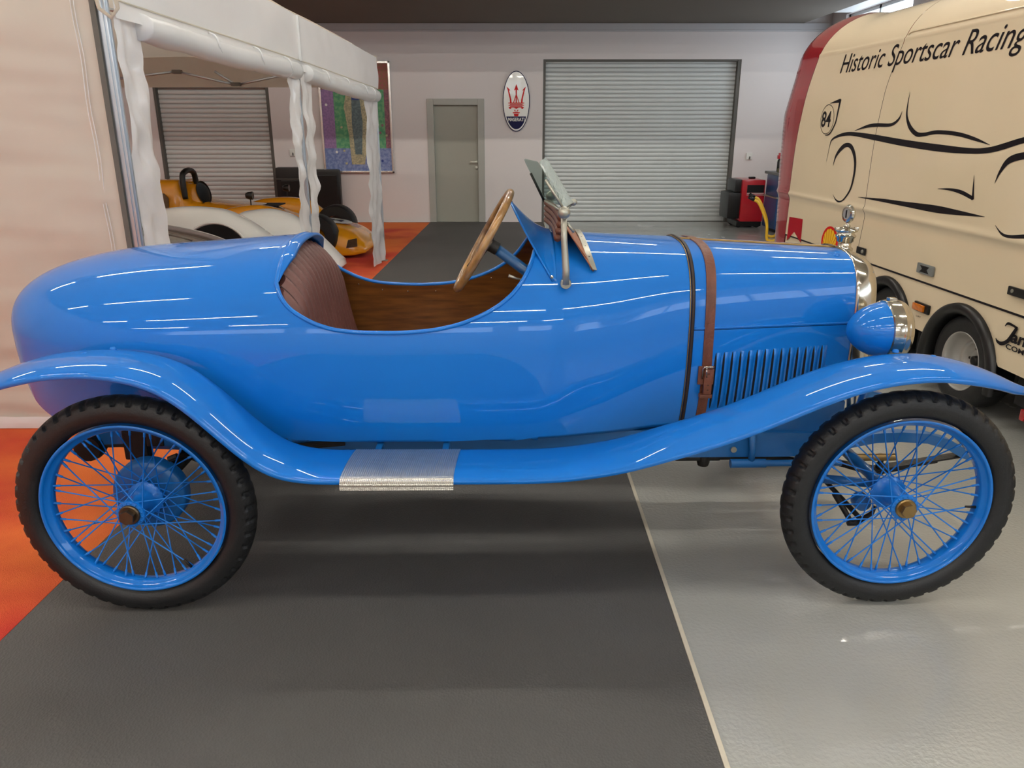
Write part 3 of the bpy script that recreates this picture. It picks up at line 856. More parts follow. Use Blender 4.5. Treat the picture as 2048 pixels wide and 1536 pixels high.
WP = {}
def wheel(x, y, sgn, rot, rear):
    """sgn -1: outer side faces the camera (-y)"""
    if 'rim' not in WP:
        prof = [(.292, -.034), (.295, -.038), (.291, -.041), (.287, -.039), (.284, -.034), (.283, -.026), (.272, -.020), (.268, -.012), (.268, .012), (.272, .020), (.283, .026), (.284, .034), (.287, .039), (.291, .041), (.295, .038), (.292, .034), (.290, .020), (.280, .0), (.290, -.020)]
        o = MB().lathe(prof, 'y', 96, closed=True).build('wheel', M['paint'], car, sm=True, auto=70); WP['rim'] = o
        ty = tyre_mesh().build('tyre', M['rubber'], o, sm=True, auto=40); WP['tyre'] = ty
        hb = MB().lathe([(.030, -.060), (.044, -.058), (.045, -.050), (.030, -.046), (.026, -.02), (.030, .03), (.046, .05), (.058, .055), (.058, .062), (.040, .066), (.02, .08), (0, .08)], 'y', 36).build('hub', M['paint'], o, sm=True, auto=40); WP['hub'] = hb
        nt = MB().lathe([(.0, -.070), (.030, -.070), (.033, -.066), (.033, -.046), (.0, -.046)], 'y', 30)
        hex_prism(nt, .024, -.088, -.068)
        WP['nut'] = nt.build('hub_nut', M['brass'], o, sm=True, auto=35)
        # flange rivets
        rvm = MB()
        for k in range(16):
            a = 2 * pi * k / 16
            rvm.lathe([(0, -.062), (.003, -.061), (.0035, -.058)], 'y', 6, (.0385 * cos(a), 0, .0385 * sin(a)))
        WP['rivets'] = rvm.build('flange_rivets', M['paint'], o, sm=True)
        vm = MB().tube([(.268, -.005, .0), (.232, -.008, .0)], [.005, .004], 8)
        WP['valve'] = vm.build('valve', M['iron'], o, sm=True)
        root = o
        sp = MB().tube([(0, 0, 0), (1, 0, 0)], 1, 6)
        # spoke meshes: unit length ones are built per kind
        WP['spk'] = []
        def spoke_mesh(p0, p1):
            d = (p1 - p0); L = d.length; d.normalize()
            return MB().tube([p0, p0 + d * .01, p1 - d * .022, p1 - d * .021, p1 - d * .004, p1], [.0028, .0023, .0023, .0042, .0042, .0042], 6)
        # outer flange to rim: 16 crossing, inner flange: 32 crossing
        kinds = []
        for sgn2, rad, yy, n, off, yr in ((1, .039, -.055, 8, 1.15, .004), (-1, .039, -.053, 8, 1.15, .006), (1, .052, .058, 16, .95, -.007), (-1, .052, .060, 16, .95, -.005)):
            p0 = Vector((rad * cos(-sgn2 * off), yy, rad * sin(-sgn2 * off)))
            p1 = Vector((.268, yr, 0)) 
            m0 = spoke_mesh(p0, p1)
            kinds.append((m0, n, sgn2))
        for kk, (m0, n, s2) in enumerate(kinds):
            baseo = m0.build('spoke', M['paint'], root, sm=True)
            for q in range(n):
                a = 2 * pi * (q + (.0, .5, .25, .75)[kk] * (1 if kk < 2 else .8)) / n
                WP['spk'].append((baseo, a))
        me_first = set()
        for b_, a in list(WP['spk']):
            if b_ not in me_first: b_.rotation_euler = (0, a, 0); me_first.add(b_)
            else: inst(b_, root, rot=(0, a, 0))
    else:
        o = inst(WP['rim'], car)
        for ch in list(WP['rim'].children):
            if ch.name.startswith(('rear_drum', 'tyre_text')): continue
            inst(ch, o)
    o.location = (x, y, WR)
    o.rotation_euler = (0, rot, 0 if sgn < 0 else pi)
    return o
wf = wheel(WX_F, .012, -1, .1, False)
wr_ = wheel(WX_R, .012, -1, 1.0, True)
wheel(WX_F, 2 * YC - .012, 1, .5, False); wheel(WX_R, 2 * YC - .012, 1, .2, True)
for ch in wr_.children:
    if ch.name.startswith('hub_nut'):
        ch.data = ch.data.copy(); ch.data.materials[0] = M['brass_dark']
# drums behind the rear wheels
for y, s in ((.012, 1), (2 * YC - .012, -1)):
    MB().lathe([(0, .066), (.06, .066), (.064, .072), (.100, .076), (.116, .080), (.122, .088), (.122, .125), (.115, .130), (0, .130)], 'y', 48, (0, 0, 0)).build('brake_drum', M['paint_dull'], car, sm=True, auto=45)
    d = NEW[0]
    d.location = (WX_R, y, WR); d.rotation_euler = (0, 0, 0 if s > 0 else pi)
    MB().tube([(-1.16, y + s * .10, .50), (-1.13, y + s * .10, .512)], .01, 8).build('drum_lever', M['iron'], car)
# raised sidewall lettering on the near rear tyre
def tyre_text(body, ang, parent, size=.026):
    vs, fs, w = text2d(body, bold=.01)
    mb = MB(); R0 = .338; out = []
    for (tx, ty) in vs:
        a = ang + ((w / 2 - tx) * size) / R0; rr = R0 + (ty - .35) * size
        b = math.asin(max(-1, min(1, (rr - (WR - .045)) / .045)))
        out.append((rr * cos(a), -.045 * cos(b) - .0006, rr * sin(a)))
    mb.add(out, fs); mb.build('tyre_lettering', M['rubber'], parent, fix=False)
tyre_text('DURANDAL', radians(176) + 1.0, wr_); tyre_text('710 x 90', radians(2) + 1.0, wr_)

# ---------------- cockpit furniture
# seat back: pleated leather shell
rows = []
ny, nz = 192, 26
SEC = lambda z: interp([(.55, -.60), (.74, -.665), (.86, -.69), (1.0, -.715), (1.10, -.745), (1.16, -.775)], z)
for j in range(nz + 1):
    t = j / nz
    row = []
    for i in range(ny + 1):
        w = -1 + 2 * i / ny
        halfw = .375
        y = YC + w * halfw
        ztop = .80 + .369 * (1 - (abs(w) * halfw / .435) ** 2.4) ** (1 / 2.4) - .030
        z = .56 + (ztop - .56) * t
        pleat = abs(sin(pi * i / 12)) ** .6
        round_ = .05 * max(0, (t - .82) / .18) ** 2
        xx = SEC(z * 1.0) - round_ * .8 + .020 * pleat - .02 * abs(w) ** 4 - .01
        zz = z + .006 * pleat * max(0, (t - .8) / .2)
        row.append(Vector((xx, y, zz)))
    rows.append(row)
for dx in (.012, .02):
    rows.append([Vector((p.x - dx, p.y, p.z - .006 - dx * .5)) for p in rows[nz]])
MB().grid(rows).build('seat_back', M['leather'], car, sm=True, auto=75)
# seams in the pleat valleys
smb = MB()
for i in range(0, ny + 1, 12):
    pts = [rows[j][i] + Vector((.004, 0, .001)) for j in range(0, nz + 1)]
    smb.tube(pts, .0042, 6)
smb.build('seat_piping', M['leather_dark'], car, sm=True)
rows = []
for j in range(13):
    t = j / 12; x = -.66 + .44 * t; row = []
    for i in range(97):
        w = -1 + 2 * i / 96
        row.append(Vector((x, YC + w * .34, .66 + .03 * sin(pi * min(1, t * 1.1)) - .05 * abs(w) ** 6 + .008 * abs(sin(pi * i / 8)) - (.06 if t == 1 else 0))))
    rows.append(row)
MB().grid(rows).build('seat_cushion', M['leather'], car, sm=True)
# dash board, gauges
dash = []
for k in range(41):
    U = .40 + 1.2 * k / 40; p = bp(.10, U) - bn(.10, U) * .012; dash.append((p.y, p.z))
dpts = [q for q in dash if q[1] > .93]
MB().prism(dpts, 'x', .125, .135).build('dashboard', M['ply'], car)
MB().box(.108, .125, YC - .05, YC + .22, .99, 1.12, .004).build('instrument_panel', M['grey_paint'], car)
for y, z in ((YC + .02, 1.06), (YC + .13, 1.06)):
    MB().lathe([(0, .100), (.034, .100), (.038, .104), (.038, .112)], 'x', 24, (0, y, z)).build('gauge', M['nickel'], car, sm=True, auto=40)
MB().box(.100, .108, YC - .035, YC - .025, 1.0, 1.05).build('panel_lever', M['black'], car)
# steering wheel on its column (right-hand drive)
A = Vector((-.013, .40, 1.348)); B = Vector((-.209, .40, 1.008))
ctr = (A + B) / 2; up = (A - B).normalized(); ax = Vector((0, 1, 0)); fwd = up.cross(ax).normalized()  # wheel plane normal
if fwd.x < 0: fwd = -fwd
Rw = (A - B).length / 2 - .011
ring = [ctr + (up * cos(2 * pi * k / 64) + ax * sin(2 * pi * k / 64)) * Rw for k in range(64)]
sw = MB().tube(ring, .0135, 12, closed=True).build('steering_wheel', M['wood_rim'], car, sm=True)
hub_c = ctr + fwd * .022
for k in range(4):
    a = pi / 4 + k * pi / 2
    d = up * cos(a) + ax * sin(a)
    MB().tube([ctr + d * Rw, ctr + d * Rw * .6 + fwd * .008, hub_c + d * .02], [.004, .005, .006], 8).build('wheel_spoke', M['iron'], sw, sm=True)
def disc(c, n, r0, r1, L, name, m, par):
    o = MB().lathe([(0, 0), (r0, 0), (r1, L), (0, L)], 'z', 24).build(name, m, par, sm=True, auto=40)
    o.location = c; o.rotation_euler = n.to_track_quat('Z', 'Y').to_euler(); return o
disc(hub_c - fwd * .012, fwd, .032, .030, .016, 'wheel_boss', M['brass_dark'], sw)
disc(hub_c + fwd * .004, fwd, .022, .022, .03, 'column_collar', M['iron'], sw)
e = Vector((.075, .40, 1.045))
MB().tube([hub_c + fwd * .02, e, e + (e - hub_c).normalized() * .25], .019, 18).build('steering_column', M['paint_dark'], car, sm=True)
MB().tube([e + Vector((-.02, -.03, -.005)), e + Vector((-.075, -.045, .012)), e + Vector((-.10, -.05, .022))], [.004, .004, .006], 8).build('column_lever', M['nickel_dull'], car, sm=True)
MB().lathe([(0, -.02), (.012, -.017), (.018, 0), (.012, .017), (0, .02)], 'y', 16, (.052, .365, 1.043)).build('column_knob', M['nickel_dull'], car, sm=True)
MB().tube([(.0, YC + .05, 1.045), (.05, YC + .03, 1.05)], .006, 8).build('hand_lever', M['nickel_dull'], car, sm=True)

# flared scuttle fairing: from the scuttle up to a free arched edge behind the wheel
rows = []
nS = 48
for i in range(nS + 1):
    s = -1 + 2 * i / nS
    U = 1 + s * (1 - u_at(.13, 1.055))
    base = bp(.135, U) + bn(.135, U) * .002
    top = Vector((.120 - .137 * (1 - abs(s) ** 1.7), YC + s * .315 * (1 - .12 * (1 - abs(s))), 1.300 - .235 * abs(s) ** 1.55))
    if abs(s) > .999: top = base + Vector((-.012, 0, .002))
    row = []
    for k in range(17):
        t = k / 16
        p = base.lerp(top, t)
        sag = sin(pi * t) * .022 * (1 - abs(s) ** 2)
        p = p + Vector((.25 * sag, 0, -sag))
        row.append(p)
    rows.append(row)
fo = MB().grid(rows).build('scuttle_fairing', M['paint'], car, sm=True)
md = fo.modifiers.new('thickness', 'SOLIDIFY'); md.thickness = .003
MB().tube([r[-1] for r in rows], .0042, 8).build('fairing_edge', M['paint'], car, sm=True)
MB().lathe([(0, -.004), (.005, -.003), (.006, .002)], 'y', 12, (.118, .283, 1.075)).build('fairing_screw', M['nickel'], car)

# windscreen posts and glass
for s in (1, -1):
    f = lambda y: y if s > 0 else 2 * YC - y
    MB().tube([(.163, f(.268), 1.052), (.163, f(.272), 1.10), (.156, f(.285), 1.20), (.154, f(.29), 1.27)], [.0135, .0125, .0105, .010], 14).build('windscreen_post', M['nickel_dull'], car, sm=True)
    o = MB().lathe([(0, -.007), (.017, -.007), (.019, 0), (.017, .006), (0, .006)], 'y', 20).build('post_foot', M['nickel_dull'], car, sm=True, auto=40); o.location = (.163, f(.268), 1.056)
    MB().lathe([(0, -.020), (.010, -.018), (.018, -.010), (.0205, 0), (.018, .010), (.010, .018), (0, .020)], 'y', 22, (.154, f(.283), 1.285)).build('clamp_knob', M['nickel_dull'], car, sm=True)
    MB().lathe([(0, -.002), (.004, -.002), (.005, .0)], 'y', 10, (.163, f(.259), 1.056)).build('foot_screw', M['brass'], car)
MB().tube([(.148, f(0), 1.05), (.150, f(0), 1.1)], .003, 6) 
# main glass pane (leans back) and wavy lower pane, brackets
def pane(name, c, m, th=.005):
    c = [Vector(p) for p in c]; n = (c[1] - c[0]).cross(c[3] - c[0]).normalized() * th
    pts = c
    # rounded top corners
    def rnd(a, b, d, r=.05):
        return [b + (a - b).normalized() * r, b + ((a - b).normalized() + (d - b).normalized()) * r * .28, b + (d - b).normalized() * r]
    out = [c[0]] + [c[1]] + rnd(c[1], c[2], c[3]) + rnd(c[2], c[3], c[0])
    k = len(out); vs = out + [p + n for p in out]
    fs = [tuple(range(k)), tuple(range(k, 2 * k))[::-1]] + [(i, (i + 1) % k, (i + 1) % k + k, i + k) for i in range(k)]
    return mk(name, vs, fs, m, car)
g1 = pane('windscreen_glass', [(.150, .30, 1.305), (.128, .90, 1.268), (.040, .90, 1.428), (.067, .30, 1.440)], M['pane'])
g2 = pane('wavy_glass_wing', [(.155, .30, 1.300), (.239, .90, 1.258), (.126, .90, 1.434), (.070, .30, 1.441)], M['glass_wavy'])
def rod(a, b, r, name='glass_bracket', m='nickel_dull'): MB().tube([a, b], r, 8).build(name, M[m], car, sm=True)
rod((.156, .296, 1.292), (.093, .296, 1.388), .0045); rod((.128, .905, 1.262), (.070, .905, 1.375), .005, m='iron')
rod((.243, .905, 1.25), (.175, .905, 1.36), .004, m='iron'); rod((.154, .30, 1.285), (.128, .90, 1.268), .005)
rod((.156, .90, 1.18), (.243, .905, 1.262), .006); rod((.165, .30, 1.25), (.19, .30, 1.22), .005)
MB().lathe([(0, -.012), (.012, -.010), (.014, 0), (.012, .01), (0, .012)], 'y', 16, (.243, .90, 1.262)).build('clamp_knob', M['nickel_dull'], car, sm=True)
# leather apron from windscreen down to a metal strip on the scuttle
rows = []; strip = []
nA = 44
for i in range(nA + 1):
    s = -1 + 2 * i / nA
    U = 1 + s * (1 - u_at(.257, 1.083))
    b0 = bp(.257, U) + bn(.257, U) * .004
    cr = bp(.225, U) + bn(.225, U) * .004
    b0 = Vector((.262 - .028 * (1 - abs(s) ** 2.0), b0.y, b0.z))
    strip.append((b0, bn(.257, U)))
    top = Vector((.165, YC + s * .30, 1.255 - .03 * s * s)) 
    if abs(s) > .8: top = top.lerp(b0, ((abs(s) - .8) / .2) ** 1.0)
    row = []
    for k in range(15):
        t = k / 14
        p = b0.lerp(top, t)
        p.z -= .020 * sin(pi * t) * (1 - s * s) ; p.x -= .006 * sin(t * pi * 5) * (1 - abs(s) ** 2)
        p.y += (-.010 if s < 0 else .010) * sin(pi * t)
        row.append(p)
    rows.append(row)
ao = MB().grid(rows).build('leather_apron', M['apron'], car, sm=True)
md = ao.modifiers.new('thickness', 'SOLIDIFY'); md.thickness = .003
rows = [[p + Vector((-.010, 0, 0)) + n * .003, p + Vector((-.009, 0, 0)) + n * .006, p + Vector((.011, 0, 0)) + n * .005, p + Vector((.012, 0, 0)) + n * .001] for p, n in strip]
MB().grid(rows).build('apron_strip', M['nickel_dull'], car, sm=True, auto=50)
for k in (0, 5, 10, 16, 22, 28, 34, 39, 44):
    p, n = strip[k]; o = disc(p + n * .005, n, .003, .002, .001, 'strip_screw', M['iron'], car)
# rolled leather behind the glass
for k in range(4):
    MB().tube(catmull([(.150 - .004 * k, .33, 1.262 - .022 * k), (.145, .60, 1.268 - .022 * k), (.135, .89, 1.262 - .022 * k)], 5), .0125, 8).build('leather_fold', M['strap'], car, sm=True)
# bonnet catch near the radiator
disc(bp(1.15, .86) + bn(1.15, .86) * .001, bn(1.15, .86), .011, .008, .006, 'bonnet_catch', M['paint'], car)
# duller blue panel added to stand in for shade inside the wheel arch
MB().prism([(-1.45, .50), (-1.0, .50), (-1.0, .74), (-1.2, .78), (-1.45, .70)], 'y', .225, .235).build('arch_shade_panel', M['paint_dull'], car)
# spare small parts: number plate free tail, exhaust tail pipe
MB().tube([(-.9, YC + .1, .40), (-1.5, YC + .16, .40), (-1.72, YC + .16, .41)], .02, 12).build('exhaust_pipe', M['iron'], car, sm=True)

# ================================================================== VAN
VP0 = Vector((2.55, 4.24, 0)); vl = math.hypot(.0426, 1)
VE = Vector((-.0426 / vl, 1 / vl, 0)); VN = Vector((-1 / vl, -.0426 / vl, 0))
van = empty('van', 'large cream van with dark red rear edge and racing car line drawing', 'van', tuple(VP0), math.atan2(VE.y, VE.x))
# local frame: +x along the van away from camera (s), +y = VN side (toward the blue car)
def voff(z):
    o = 0.0
    if z > 2.06:
        k = (z - 2.06) / .29
        o -= .36 * (1 - math.sqrt(max(0, 1 - min(1, k) ** 2)))
    o += .010 * math.exp(-((z - 1.0) / .018) ** 2)
    o += .006 * math.exp(-((z - 2.088) / .008) ** 2)
    if z < 1.0: o -= .012 * min(1, (1.0 - z) / .05)
    return o
def vs_(s, z, off=0.0):
    t = max(0, min(1, (s - 1.85) / .6)); t = t * t * (3 - 2 * t)
    return Vector((s, voff(z) + off, z + .055 * t * max(0, (z - 2.06) / .29)))
S_BOUND = [(.30, 2.722), (.58, 2.72), (.8, 2.712), (1.364, 2.68), (1.745, 2.59), (2.039, 2.427), (2.2, 2.30), (2.35, 2.16)]
S_OUT = [(.30, 2.97), (.544, 2.983), (1.148, 3.02), (1.62, 3.04), (1.66, 3.036), (1.70, 3.015), (1.9, 2.90), (2.125, 2.775), (2.25, 2.66), (2.31, 2.56), (2.35, 2.40)]
SEAM = [(.64, 1.36), (.76, 1.345), (1.0, 1.318), (1.35, 1.315), (1.757, 1.265), (1.93, 1.194), (2.09, 1.10), (2.35, 1.02)]
def vgrid(name, m, s_lo, s_hi, z0, z1, ns=20, nz=40, off=0.0, inset=None):
    rows = []
    for j in range(nz + 1):
        z = z0 + (z1 - z0) * j / nz
        a, b = s_lo(z), s_hi(z)
        rows.append([vs_(a + (b - a) * i / ns, z, off) for i in range(ns + 1)])
    return MB().grid(rows).build(name, m, van, sm=True)
FR = lambda z: -2.55
g = .003
vgrid('side_panel', M['cream'], lambda z: interp(SEAM, z) + g, lambda z: interp(S_BOUND, z) - .001, .648, 2.349, 16, 150)
vgrid('side_panel', M['cream'], FR, lambda z: interp(SEAM, z) - g, .648, 2.349, 16, 150)
# red rear edge with rounded return
rows = []
for j in range(91):
    z = .33 + (2.349 - .33) * j / 90; a, b = interp(S_BOUND, z), interp(S_OUT, z); row = []
    for i in range(9):
        t = i / 8; row.append(vs_(a + (b - a) * t, z, -.012 * max(0, (t - .55) / .45) ** 2))
    row.append(vs_(b + .02, z, -.12)); row.append(vs_(b + .03, z, -.5)); row.append(vs_(b + .03, z, -1.9))
    rows.append(row)
MB().grid(rows).build('red_rear_edge', M['red'], van, sm=True)
MB().tube([vs_(interp(S_BOUND, .33 + 2.0 * k / 60) , .33 + 2.0 * k / 60, -.001) for k in range(61)], .0025, 5).build('edge_trim', M['print_black'], van)
vgrid('inner_shell', M['blackmatt'], FR, lambda z: interp(S_BOUND, z) + .1, .645, 2.06, 20, 50, -.02)
# roof
rows = []
for i in range(21):
    s = -2.55 + (2.38 + 2.55) * i / 20
    e_ = vs_(s, 2.349); rows.append([Vector((s, e_.y - 1.2 * k / 8, e_.z + .012 * sin(pi * k / 8))) for k in range(9)])
MB().grid(rows).build('roof', M['cream'], van, sm=True)
MB().box(-2.55, 2.9, -2.0, -1.9, .36, 2.34, .02).build('far_side', M['cream'], van)
MB().box(-2.58, -2.54, -1.95, .0, .36, 2.3, .02).build('front_face', M['cream'], van)
# upper window/door recess moulding
pts = [vs_(1.07, 2.105, .003), vs_(1.055, 2.118, .004), vs_(1.03, 2.122, .004)] + [vs_(1.0 - .1 * k, 2.122, .004) for k in range(30)]
MB().tube(pts, .0045, 6).build('roof_moulding', M['cream'], van, sm=True)
# dark seam between side and skirt
MB().box(-2.55, 2.72, -.03, -.012, .636, .648).build('skirt_seam', M['print_black'], van)
# skirt with arches
A2, A1, AH = .02, .87, .395
def arch_pts(c, rx, rz, z0, n=18):
    return [(c + rx * cos(pi * k / n), z0 + rz * sin(pi * k / n)) for k in range(n + 1)]
zb = .345
outl = [(2.715, .64), (2.715, .33)]
outl += [(A1 + .355, zb)] + [p for p in arch_pts(A1, .345, .36, .22) if p[1] > zb] + [(A1 - .355, zb)]
outl += [(A2 + .355, zb)] + [p for p in arch_pts(A2, .345, .36, .22) if p[1] > zb] + [(A2 - .355, zb)]
outl += [(-2.5, zb), (-2.5, .64)]
MB().prism(outl, 'y', -.030, -.018).build('skirt', M['cream'], van)
for c in (A1, A2):
    rows = []
    for k in range(37):
        a = -.12 + (pi + .24) * k / 36
        row = []
        for rx, of in ((.365, -.016), (.362, .006), (.352, .014), (.330, .020), (.312, .012), (.300, -.01), (.298, -.10)):
            row.append(Vector((c + rx * cos(a), of, .22 + (rx + .02) * sin(a))))
        rows.append(row)
    MB().grid(rows).build('wheel_arch', M['black'], van, sm=True)
    MB().prism([(c + .33 * cos(pi * k / 18), .20 + .37 * sin(pi * k / 18)) for k in range(19)], 'y', -.42, -.40).build('arch_liner', M['blackmatt'], van)
MB().box(-2.5, 2.7, -1.85, -.36, .22, .60).build('underbody', M['blackmatt'], van)
MB().box(-2.5, -.45, -.30, -.06, .18, .345).box(.45, .49, -.30, -.05, .20, .345).build('sill', M['blackmatt'], van)
# van wheels
VW = None
for c in (A1, A2):
    if VW is None:
        VW = MB().lathe([(.165, 0), (.185, .012), (.225, .018), (.255, .006), (.268, -.02), (.268, -.13), (.25, -.16), (.165, -.16)], 'y', 56).build('wheel', M['rubber'], van, sm=True, auto=50)
        MB().lathe([(.172, -.002), (.171, .008), (.165, .005), (.160, -.012), (.154, -.03), (.152, -.060), (.136, -.075), (.132, -.090), (.120, -.080), (.110, -.072), (.100, -.085), (.092, -.115), (.070, -.118), (.060, -.095), (.050, -.090), (.044, -.110), (0, -.112)], 'y', 48).build('steel_rim', M['silver'], VW, sm=True)
        MB().lathe([(.030, -.110), (.028, -.075), (.016, -.070), (0, -.072)], 'y', 24).build('hub', M['iron'], VW, sm=True)
        bt = None
        for k in range(5):
            a = 2 * pi * k / 5; p = (.070 * cos(a), -.100, .070 * sin(a))
            if bt is None: bt = MB().lathe([(0, .006), (.008, .005), (.009, -.01)], 'y', 8).build('wheel_bolt', M['iron'], VW, sm=True); bt.location = p
            else: inst(bt, VW, loc=p)
        VW.location = (c, -.045, .268)
    else:
        w = inst(VW, van, loc=(c, -.045, .268))
        for ch in list(VW.children): inst(ch, w)
# handles, lamps
MB().box(1.215, 1.344, -.006, .004, .688, .738, .004).build('door_catch', M['black'], van)
MB().lathe([(0, .012), (.012, .010), (.014, 0)], 'y', 12, (1.25, 0, .713)).build('catch_button', M['nickel_dull'], van)
hh = MB().box(.362, .537, -.008, .006, .694, .756, .008).build('recessed_handle', M['greytray'], van, sm=True, auto=50)
MB().prism([(.40, .705), (.50, .705), (.475, .725), (.50, .745), (.40, .745), (.425, .725)], 'y', .006, .0075).build('handle_pull', M['black'], hh)
MB().box(-.62, -.322, -.006, .008, .733, .778, .012).build('slide_handle', M['black'], van, sm=True, auto=50)
MB().lathe([(0, .012), (.010, .011), (.011, .006)], 'y', 14, (-.36, 0, .757)).build('handle_lock', M['nickel_dull'], van)
al = MB().box(.350, .512, -.018, .0, .462, .520, .012).build('side_marker', M['black'], van, sm=True, auto=50)
MB().box(.385, .505, .0, .014, .470, .512, .006).build('amber_lens', M['amber'], al, sm=True, auto=50)
MB().box(-.62, -.585, -.03, .0, .14, .20, .01).build('red_marker', M['redlens'], van)
MB().box(.9, 1.55, -.62, -.50, 2.355, 2.39, .01).box(1.25, 1.5, -.6, -.52, 2.385, 2.405, .006).build('roof_vent', M['white_plastic'], van)
# printed graphics on the van side
def vdecal(name, pts2, fs, m, off=.0018):
    return mk(name, [vs_(a, b, off) for a, b in pts2], fs, m, van)
def swoosh(name, spine, m='print_black', sub=7, off=.0018):
    sp = catmull(spine, sub); vs = []; n = len(sp)
    for i in range(n):
        t = sp[min(i + 1, n - 1)] - sp[max(i - 1, 0)]; L = math.hypot(t.x, t.y) or 1
        nx, nz = -t.y / L, t.x / L; w = max(.001, sp[i].z) / 2
        vs.append((sp[i].x + nx * w, sp[i].y + nz * w)); vs.append((sp[i].x - nx * w, sp[i].y - nz * w))
    return vdecal(name, vs, [(2 * i, 2 * i + 1, 2 * i + 3, 2 * i + 2) for i in range(n - 1)], M[m], off)
swoosh('body_line', [(2.027, 1.298, .004), (2.005, 1.40, .006), (1.98, 1.458, .014), (1.87, 1.490, .02), (1.74, 1.505, .026), (1.6, 1.504, .028), (1.32, 1.486, .036), (.9, 1.455, .04), (.5, 1.434, .04), (.2, 1.427, .03), (.05, 1.436, .03), (-.06, 1.456, .032), (-.21, 1.49, .03), (-.45, 1.525, .03), (-.8, 1.52, .03), (-1.1, 1.45, .01)])
swoosh('tail_line', [(1.62, 1.528, .002), (1.44, 1.558, .02), (1.30, 1.566, .024), (1.12, 1.567, .02), (1.03, 1.60, .018), (1.0, 1.65, .002)])
swoosh('screen_line', [(.94, 1.76, .002), (.945, 1.69, .012), (.935, 1.62, .02), (.88, 1.555, .03), (.79, 1.512, .028), (.70, 1.51, .022), (.565, 1.524, .022), (.36, 1.515, .022), (.19, 1.49, .018), (.05, 1.462, .002)])
swoosh('rear_wheel_line', [(1.90, 1.27, .002), (1.87, 1.345, .025), (1.79, 1.405, .035), (1.71, 1.428, .03), (1.63, 1.41, .035), (1.56, 1.34, .035), (1.537, 1.25, .03), (1.56, 1.13, .022), (1.63, 1.055, .015), (1.70, 1.02, .012), (1.78, 1.028, .01), (1.84, 1.062, .002)])
swoosh('sill_line', [(1.43, 1.075, .002), (1.1, 1.083, .02), (.8, 1.085, .03), (.45, 1.088, .042), (.2, 1.09, .025), (-.02, 1.093, .002)])
swoosh('vent_line', [(.46, 1.205, .002), (.33, 1.21, .014), (.22, 1.202, .022), (.11, 1.178, .02)])
swoosh('vent_line', [(.11, 1.172, .020), (.125, 1.24, .012), (.137, 1.30, .002)])
swoosh('front_wheel_line', [(-.05, 1.27, .002), (-.075, 1.33, .02), (-.13, 1.39, .035), (-.25, 1.418, .035), (-.4, 1.42, .03), (-.52, 1.36, .035), (-.56, 1.25, .03), (-.53, 1.13, .022), (-.42, 1.05, .02), (-.34, 1.03, .02), (-.24, 1.018, .014), (-.175, 1.028, .01), (-.12, 1.06, .002)])
swoosh('badge_stroke', [(2.09, 1.727, .002), (1.98, 1.737, .02), (1.915, 1.742, .028)])
swoosh('badge_stroke', [(1.915, 1.752, .028), (1.935, 1.66, .022), (1.955, 1.58, .018), (2.03, 1.505, .014), (2.11, 1.492, .003)])
swoosh('badge_ring', [(2.107 + .118 * cos(2 * pi * k / 24), 1.61 + .108 * sin(2 * pi * k / 24), .005) for k in range(25)], sub=2)
def vtext(name, body, s0, z0, sx, sz, shear=0.0, bold=0.0, m='print_black', dz=0.0):
    vs, fs, w = text2d(body, shear, bold)
    return vdecal(name, [(s0 - x * sx, z0 + y * sz + dz * x * sx) for x, y in vs], fs, M[m]), w * sx
_, _, w1 = text2d('Historic Sportscar ', .42); _, _, w2 = text2d('Historic Sportscar R', .42); _, _, wR = text2d('R', .42)
adv = (w2 - wR)
vtext('van_lettering', 'Historic Sportscar Racing', 1.985, 1.936, (1.985 - .448) / adv, .184, .42, .002)
vtext('badge_number', '84', 2.21, 1.557, .17, .16, .06, .02)
vtext('sponsor_lettering', 'an', -.395, .500, .125, .088, .12, .028)
swoosh('sponsor_initial', [(-.335, .566, .004), (-.355, .585, .014), (-.40, .583, .012), (-.43, .576, .016)])
swoosh('sponsor_initial', [(-.425, .58, .020), (-.405, .54, .024), (-.375, .495, .022), (-.335, .472, .020), (-.30, .475, .014), (-.285, .488, .004)])
vtext('sponsor_lettering', 'COMP', -.372, .458, .062, .036, 0, .03)
vdecal('pennant', [(2.663, .803), (2.373, .815), (2.361, .617), (2.522, .69), (2.667, .592)], [(0, 1, 3), (1, 2, 3), (0, 3, 4)], M['print_red'])
vtext('marker_lettering', 'LIFT', .48, .425, .03, .013, 0, .01)
# scallop emblem
cs, cz, R_ = 1.82, .695, .135
ol = []
for k in range(49):
    a = radians(-38) + radians(256) * k / 48
    ol.append((cs + R_ * 1.08 * cos(a), cz + R_ * .93 * sin(a)))
ol += [(cs - .06, cz - .13), (cs + .06, cz - .13)][:2]
vdecal('emblem_ground', ol + [(cs, cz)], [(k, (k + 1) % len(ol), len(ol)) for k in range(len(ol))], M['print_brightred'])
for k in range(9):
    a0 = radians(-22) + radians(224) * k / 9; a1 = a0 + radians(224) / 9 * .84
    q = [(cs + .005 * cos((a0 + a1) / 2), cz - .075)]
    q += [(cs + R_ * .86 * cos(a0 + (a1 - a0) * j / 4), cz + R_ * .76 * (1 + (.05 if 0 < j < 4 else 0)) * sin(a0 + (a1 - a0) * j / 4)) for j in range(5)]
    vdecal('emblem_ray', q, [tuple(range(6))], M['print_yellow'], .0026)

# ================================================================== TENT
tent = empty('canopy_tent', 'white pop-up canopy tent with rolled side curtains over the racing cars', 'tent', (-1.87, 3.88, 0))
def T(x, y, z): return Vector((x + 1.87, y - 3.88, z))
def side_x(y): return -1.87 + .0545 * (y - 3.88)
def ntex(x, y, z): return noise.noise(Vector((x, y, z)))
